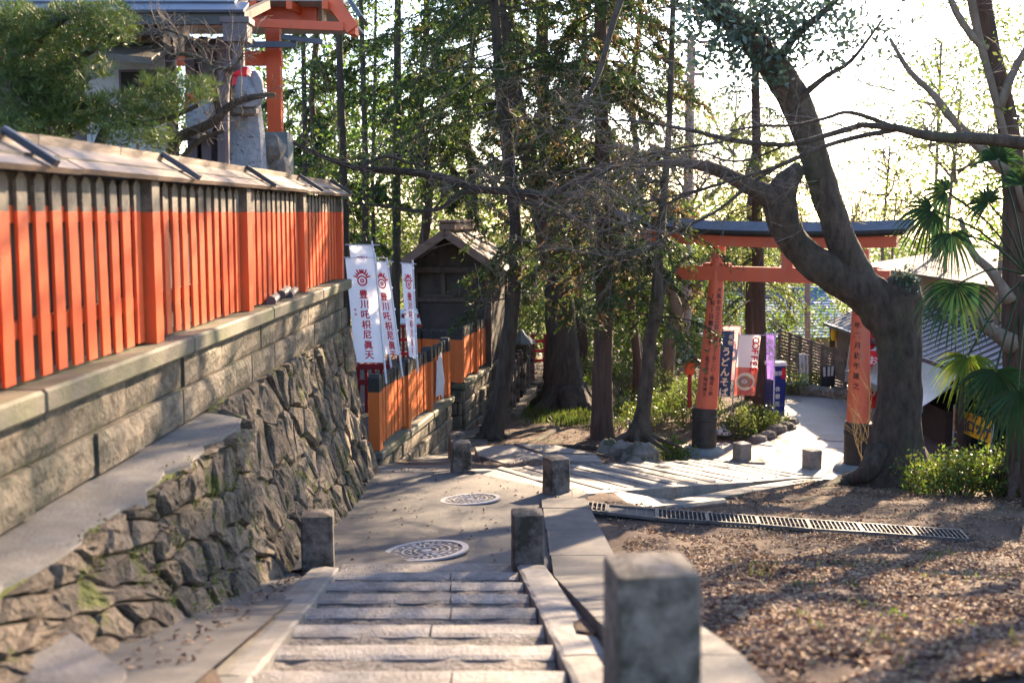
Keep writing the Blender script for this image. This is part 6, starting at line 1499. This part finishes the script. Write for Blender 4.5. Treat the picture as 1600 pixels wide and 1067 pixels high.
for px, py, dx, dz, r, m, Yf in ((1457, 328, -.75, -.5, .46, 'palm', 12.9), (1487, 364, .15, -1, .40, 'palm', 12.7), (1545, 318, -.3, .5, .40, 'palm', 13.1), (1495, 444, -.1, -1, .56, 'palm', 12.6), (1480, 300, -.6, .2, .40, 'palm', 13.3), (1560, 250, .2, 1, .45, 'palm', 13.4),
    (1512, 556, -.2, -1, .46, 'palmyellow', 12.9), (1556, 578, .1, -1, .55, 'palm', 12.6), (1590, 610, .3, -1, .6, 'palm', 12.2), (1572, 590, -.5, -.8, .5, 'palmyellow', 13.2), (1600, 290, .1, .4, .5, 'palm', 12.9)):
    fan(P(px, py, Yf), (dx, random.uniform(-.3, .1), dz), (random.uniform(-.3, .3), -1, random.uniform(0, .5)), r, m)

# unseen trees added outside the frame at the right to shade ground and fence
for i, (x, y, zc, r, nb, n_, lab) in enumerate((
    (9.6, 12.8, 2.4, 2.2, 28, 110, 'leafy tree standing on the slope to the right of the palm'), (10.6, 17.0, 3.0, 2.4, 55, 55, 'leafy tree standing near the shop front, to the right of the palm'),
    (6.9, 8.6, 2.4, 2.0, 26, 90, 'leafy tree nearest the viewer on the right hand slope'), (5.2, 18.0, 6.4, 2.6, 46, 50, 'tall tree with its crown above the gate'), (13.0, 22.5, 4.5, 2.8, 40, 50, 'leafy tree behind the shop'),
    (10.4, 30.0, 8.0, 3.1, 110, 80, 'big tree beyond the shop with its crown over the road'),
    (2.7, 13.8, 4.6, 1.7, 22, 60, 'high spreading crown over the lower stairs'))):
    z = gz(x, y); t = thing('shade_tree', lab, 'tree', (x, y, z), 0, 'trees right of the view'); rg = random.Random(300 + i)
    far = {3: 4.6, 5: 4.5, 6: 5.9}.get(i, 0); t.location.x = x + far; mb = MB(); mb.tube(smooth_path([Vector((x + far, y, z-.2)), Vector((x + far - .2, y, lerp(z, zc, .6))), Vector((x + far*.6, y, zc + .4)), Vector((x, y, zc + .8))] if far else [Vector((x, y, z-.2)), Vector((x + .3, y, lerp(z, zc, .5))), Vector((x, y, zc + .8))], 5), interp_list([.2, .15, .11, .04] if far else [.2, .16, .05], 5), 10, .05); mb.build('trunk', M['bigbark'], t, True)
    mb = MB()
    for k in range(5): twigs(mb, (x, y, zc - rg.uniform(0, 1)), (rg.uniform(-1, 1), rg.uniform(-1, 1), rg.uniform(0, .8)), r*.8, .03, 2, rg)
    mb.build('branches', M['bigbark'], t)
    leafy_crown(t, blobs_around((x, y, zc), r, r*.8, nb, rg, .2), .27, n_, .12, .055, 'leaf', name='crown')

# ---------------------------------------------------------------- pine and plum behind the red fence
pn = thing('pine_tree', 'trained garden pine with dark needle pads leaning over the fence roof', 'tree', P(120, 250, 8.6))
mb = MB()
for tr2, w in (([(70, 330), (75, 240), (60, 190), (40, 120), (60, 60), (110, 20)], [44, 30, 26, 24, 20, 14]), ([(150, 250), (165, 205), (200, 195), (250, 190), (310, 165)], [20, 16, 12, 10, 6]), ([(60, 190), (110, 170), (160, 160)], [16, 12, 8]), ([(48, 120), (110, 100), (170, 60), (200, 40)], [14, 12, 9, 6])):
    m_, s_, r_ = trunk_from_px(tr2, 8.7, w, None, None, 8, 4, .07); mb.add(m_.V, m_.F)
mb.build('trunk', M['bark'], pn, True)
C = []; A = []; rg = random.Random(77)
pads = [(30, 55, 60, 34), (100, 35, 60, 26), (160, 30, 55, 24), (190, 55, 34, 16), (20, 130, 44, 30), (60, 160, 60, 34), (120, 175, 50, 26), (20, 205, 40, 18), (95, 120, 40, 20), (190, 170, 50, 24), (240, 160, 46, 24), (290, 150, 42, 24), (320, 140, 18, 14), (230, 185, 60, 14), (250, 130, 34, 16), (130, 70, 50, 20), (60, 95, 50, 24), (20, 90, 40, 30), (100, 145, 40, 26), (30, 190, 50, 24), (95, 200, 50, 20), (150, 110, 30, 16), (15, 30, 40, 30), (140, 195, 40, 16), (70, 130, 46, 30)]
for px, py, rx, ry in pads:
    for k in range(int(rx*ry/10)):
        a = rg.uniform(0, 2*PI); q = math.sqrt(rg.random()); c = P(px + rx*q*math.cos(a), py + ry*q*math.sin(a), 8.7 + rg.uniform(-.35, .35))
        up = Vector((rg.gauss(0, .5), rg.gauss(0, .5), rg.uniform(.2, 1))).normalized()
        for j in range(13):
            ax = (up*.8 + Vector((rg.gauss(0, .6), rg.gauss(0, .6), rg.gauss(0, .4)))).normalized(); C.append(tuple(c + ax*.045)); A.append(tuple(ax))
add_leaves(pn, 'needles', np.array(C), .085, .0055, 'pine', axis=np.array(A), spread=.05)
lp = thing('low_green_shrub', 'sunlit yellow green shrub peeping over the fence roof under the pine', 'shrub', P(220, 225, 8.2))
cen = [P(rg.uniform(165, 262), rg.uniform(200, 226), 8.2 + rg.uniform(-.2, .2)) for k in range(30)] + [P(rg.uniform(0, 60), rg.uniform(198, 212), 8.0) for k in range(10)]
add_leaves(lp, 'leaves', clumps(cen, .045, 40), .06, .009, 'grass', flat=0)
mb = MB(); mb.tube([P(215, 300, 8.2), P(215, 225, 8.2)], .012, 6); mb.build('stem', M['twig'], lp)
pm = thing('plum_tree', 'bare old plum tree with crooked mossy limbs before the stone foxes', 'tree', P(268, 250, 9.2))
mb = MB(); SPP = []
for tr2, w in (([(262, 300), (266, 240), (280, 215), (300, 205), (335, 190), (360, 165), (395, 152), (430, 148)], [18, 17, 16, 14, 13, 12, 10, 6]), ([(285, 250), (300, 230), (320, 215), (350, 205)], [12, 9, 8, 6]), ([(345, 180), (338, 150), (330, 120), (325, 100), (290, 85), (262, 90)], [9, 10, 10, 9, 6, 4]), ([(330, 105), (360, 108), (380, 85)], [7, 5, 3]), ([(325, 100), (310, 70), (270, 50), (250, 45)], [6, 5, 4, 2])):
    m_, s_, r_ = trunk_from_px(tr2, 9.3, w, None, None, 8, 4, .09); mb.add(m_.V, m_.F); SPP.append(s_)
mb.build('limbs', M['bigbark'], pm, True)
mb = MB()
for k in range(52): s_ = rg.choice(SPP); i = rg.randint(len(s_)//2, len(s_)-1); twigs(mb, s_[i], (rg.uniform(-1, 1), rg.uniform(-.5, .5), rg.uniform(-.2, 1)), rg.uniform(.12, .34), .0055, 2, rg, .7)
mb.build('twigs', M['palebark'], pm)

ds = thing('dry_shrub', 'thin straw coloured bare shrub in front of the right gate pillar', 'shrub', P(1352, 740, 18.3)); rg = random.Random(71); mb = MB()
for k in range(7): twigs(mb, P(1346 + 3*k, 722, 18.3), (rg.uniform(-.7, .5), rg.uniform(-.3, .3), 1), rg.uniform(.6, 1.15), .008, 2, rg, .5, .2)
mb.build('twigs', mat('straw_twig', (.45,.33,.14), (.6,.42,.16), 5, .6, 0), ds)

# ---------------------------------------------------------------- bushes
def bush(px, py, Y, rx, rz, m, label, n=24, per=44, L=.07, Wd=.032, sig=.11):
    b = P(px, py, Y); z = gz(b.x, Y); t = thing('bush', label, 'bush', (b.x, Y, z), 0, 'undergrowth bushes'); rg = random.Random(px + py)
    cen = []; mb = MB()
    for k in range(n):
        a = rg.uniform(0, 2*PI); q = math.sqrt(rg.random()); c = Vector((b.x + rx*q*math.cos(a), Y + rx*.7*q*math.sin(a), z + rz*rg.uniform(.25, 1.0)*(1 - .35*q*q)))
        cen.append(c); mb.tube([(lerp(b.x, c.x, .3), lerp(Y, c.y, .3), z - .05), ((b.x+c.x)/2, (Y+c.y)/2, lerp(z, c.z, .6)), c], [.010, .008, .004], 4, cap=False)
    mb.build('stems', M['twig'], t); leafy_crown(t, cen, sig, per, L, Wd, m, name='leaves'); return t
bl = [
 (1500, 745, 15.2, .75, .55, 'bush', 'glossy sunlit bush just right of the big gnarled trunk', 46, 50), (1570, 750, 14.9, .7, .6, 'bush', 'sunlit bush below the hanging palm leaves at the right edge', 44, 50),
 (1455, 752, 15.6, .35, .4, 'bush', 'small bush touching the right root of the gnarled trunk', 16, 40), (1640, 745, 14.6, .8, .65, 'bush', 'bush at the far right edge under the palm', 30, 45),
 (1040, 695, 20.2, .42, .42, 'bush', 'low leafy bush between the boulders and the left gate pillar', 22, 46), (1020, 650, 23.5, .6, .7, 'bush', 'bush lit yellow behind the slender leaning tree', 30, 46),
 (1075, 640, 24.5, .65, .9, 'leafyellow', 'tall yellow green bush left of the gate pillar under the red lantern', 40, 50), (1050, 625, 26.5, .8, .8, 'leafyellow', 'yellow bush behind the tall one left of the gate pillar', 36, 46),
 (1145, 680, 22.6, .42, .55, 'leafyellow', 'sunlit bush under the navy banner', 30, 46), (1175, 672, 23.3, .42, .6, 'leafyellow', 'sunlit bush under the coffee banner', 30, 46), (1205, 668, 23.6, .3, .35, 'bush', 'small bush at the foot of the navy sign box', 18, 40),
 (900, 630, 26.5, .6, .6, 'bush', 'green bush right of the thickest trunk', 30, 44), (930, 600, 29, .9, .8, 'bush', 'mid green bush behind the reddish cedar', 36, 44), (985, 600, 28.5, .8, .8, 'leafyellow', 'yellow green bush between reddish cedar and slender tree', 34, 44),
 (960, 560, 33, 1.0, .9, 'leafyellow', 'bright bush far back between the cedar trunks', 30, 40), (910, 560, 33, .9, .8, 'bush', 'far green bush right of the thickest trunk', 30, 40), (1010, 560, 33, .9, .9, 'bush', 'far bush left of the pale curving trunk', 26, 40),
 (1232, 600, 28.0, .5, .75, 'bush', 'dark green bush at the left end of the slat fence', 26, 44), (1248, 535, 31.6, .4, 1.35, 'leafyellow', 'yellow flowering shrub peeping over the slat fence', 18, 40), (1283, 590, 29.2, .35, .5, 'bush', 'small dark bush right of the narrow white sign', 14, 40),
 (960, 665, 22.3, .45, .35, 'bush', 'low plants right behind the reddish cedar foot', 20, 40), (1000, 640, 25.0, .6, .5, 'bush', 'plants behind the slender tree foot', 24, 40), (1110, 655, 24.8, .35, .6, 'leafyellow', 'yellow leaves right behind the left gate pillar', 18, 44)]
for a in bl: bush(*a)

# ---------------------------------------------------------------- grass, litter, twigs
def tuft_mesh(name, centres, n, h, w, spread=.1):
    C = []; A = []
    for c in centres:
        for k in range(n): C.append((c[0] + random.gauss(0, spread), c[1] + random.gauss(0, spread), c[2] + h*.45)); A.append((random.gauss(0, .35), random.gauss(0, .35), 1))
    return leaf_mesh(name, np.array(C), h, w, M['grass'], axis=np.array(A), spread=.15)
cen = []
for k in range(95):
    p = P(random.gauss(888, 34), 650, random.uniform(22.4, 25)); cen.append((p.x, p.y, gz(p.x, p.y)))
for k in range(30):
    p = P(random.uniform(760, 850), 650, random.uniform(24, 27)); cen.append((p.x, p.y, gz(p.x, p.y)))
tag(link('tall_grass', tuft_mesh('tall_grass', cen, 15, .24, .018, .14)), kind='stuff')
cen = []
for k in range(130):
    x, y = random.uniform(1.2, 5.5), random.uniform(3.8, 8.5)
    if random.random() < .35 + .12*x: cen.append((x, y, gz(x, y) + dirt_noise(x, y)))
tag(link('small_weeds', tuft_mesh('small_weeds', cen, 12, .045, .012, .05)), kind='stuff')
pts = []
def ok(x, y):
    if y < 11.6 and x < .93: return False
    s, t = st2(x, y)
    if -.06 < s < 1.06 and -.56 < t < .80: return False
    v = Vector((x, y, 0)) - d0; u = v.dot(du); w = v.dot(dv)
    if -.1 < u < DL and abs(w) < .185: return random.random() < .05
    if u > 0 and w > .13 and w < 2.5: return random.random() < .45
    return True
N = 0
while len(pts) < 78000:
    y = 3.6 + 14.5*random.random()**1.6; x = random.uniform(.9, .9 + y*.56)
    if random.random() > .45 + 1.1*noise.noise(Vector((x*.9, y*.9, 3))) + .9*noise.noise(Vector((x*3, y*3, 1))) + (.3 if y < 9 else 0): continue
    if ok(x, y): pts.append((x, y, gz(x, y) + dirt_noise(x, y) + random.uniform(.004, .022)))
for k in range(5000):
    y = random.uniform(15.5, 24); x = random.uniform(-1.0, 3.2)
    if ok(x, y): pts.append((x, y, gz(x, y) + dirt_noise(x, y) + random.uniform(.004, .02)))
pts = np.array(pts); ax = RNG.normal(size=pts.shape); ax[:, 2] *= .22
big = RNG.random(len(pts)) < .22
C0 = pts[~big]; C1 = pts[big]
def litter_mesh(name, C, L, Wd):
    n = len(C); a = RNG.normal(size=(n, 3)); a[:, 2] *= .25; a /= np.linalg.norm(a, axis=1)[:, None]
    up = np.array([0, 0, 1.0]) + RNG.normal(size=(n, 3))*.35; b = np.cross(a, up); b /= np.linalg.norm(b, axis=1)[:, None]; nr = np.cross(b, a)
    l = (L*RNG.uniform(.6, 1.4, n))[:, None]; w = (Wd*RNG.uniform(.7, 1.3, n))[:, None]; cu = (RNG.uniform(-.3, .5, n))[:, None]*w
    V = np.empty((n, 6, 3)); V[:, 0] = C - a*l*.5; V[:, 1] = C - a*l*.1 + b*w*.5 + nr*cu; V[:, 2] = C + a*l*.25 + b*w*.4 + nr*cu; V[:, 3] = C + a*l*.5; V[:, 4] = C + a*l*.25 - b*w*.4 + nr*cu; V[:, 5] = C - a*l*.1 - b*w*.5 + nr*cu
    F = np.array([[0, 1, 2, 3], [0, 3, 4, 5]])[None] + (np.arange(n)*6)[:, None, None]
    return fast_mesh(name, V.reshape(-1, 3), F.reshape(-1, 4), [M['litter']])
tag(link('leaf_litter', litter_mesh('leaf_litter', C0, .033, .016)), kind='stuff')
tag(link('large_fallen_leaves', litter_mesh('large_fallen_leaves', C1, .05, .024)), kind='stuff')
C = []
for k in range(260): y = random.uniform(8.4, 15.5); x = random.uniform(-1.5, .3); C.append((x, y, Lz(x, y) + .032))
for k in range(160): y = random.uniform(4, 8.1); x = random.uniform(-1.55, XL(y) - .22); C.append((x, y, Lz(x, y) + .022))
tag(link('scattered_dead_leaves', litter_mesh('scattered_dead_leaves', np.array(C), .035, .02)), kind='stuff')
mb = MB(); rg = random.Random(8)
for k in range(150):
    y = rg.uniform(4, 24); x = rg.uniform(1.2, 5.5) if y < 17 else rg.uniform(-1, 3)
    if not ok(x, y): continue
    a = rg.uniform(0, PI); L = rg.uniform(.08, .3); z = gz(x, y) + dirt_noise(x, y) + .02; mb.tube([(x, y, z), (x + L*math.cos(a)*.5, y + L*math.sin(a)*.5, z + .01), (x + L*math.cos(a+.2), y + L*math.sin(a+.2), z)], .004, 4)
tag(mb.build('fallen_twigs', M['twig']), kind='stuff')
# roots on the trodden ground under the grove
for i, pp in enumerate((((850, 650), (800, 662), (760, 668), (700, 676)), ((790, 690), (840, 700), (900, 704), (950, 720)), ((870, 650), (840, 676), (810, 690), (780, 700)), ((930, 695), (890, 690), (850, 684)))):
    ps = [PZ(x, y, -3.9) for x, y in pp]; ps = [Vector((p.x, p.y, gz(p.x, p.y) + .015)) for p in ps]
    mb = MB(); mb.tube(smooth_path(ps, 4), interp_list(list(np.linspace(.07, .015, len(ps))), 4), 7, .1)
    tag(mb.build('surface_root', M['bark']), 'gnarled surface root, %s' % ('running left from the thickest trunk', 'crossing in front of the leaning trunk towards the lower stairs', 'curling down from the thickest trunk to the leaning one', 'short one left of the reddish cedar foot')[i], 'root', 'surface roots under the grove')
# moss cushions on the wall and leaves at its foot
rg = random.Random(5); C = []
for k in range(800):
    u = rg.uniform(4.6, 12.8); v = rg.random()**1.7
    if math.sin(u*3.3 + v*5) + math.sin(u*1.3) < .35: continue
    p = wpt(u, v, .035 + rg.uniform(-.01, .03)); s_ = rg.uniform(.01, .035)
    for j in range(22): C.append((p.x + rg.gauss(0, .008), p.y + rg.gauss(0, s_), p.z + rg.gauss(0, s_*1.6)))
o = link('moss_tufts', leaf_mesh('moss_tufts', np.array(C) - np.array(rw.location), .016, .012, mat('bright_wall_moss', (.10, .12, .012), (.17, .17, .02), 4, .9, 0, island=.3)), rw); tag(o, kind='stuff')
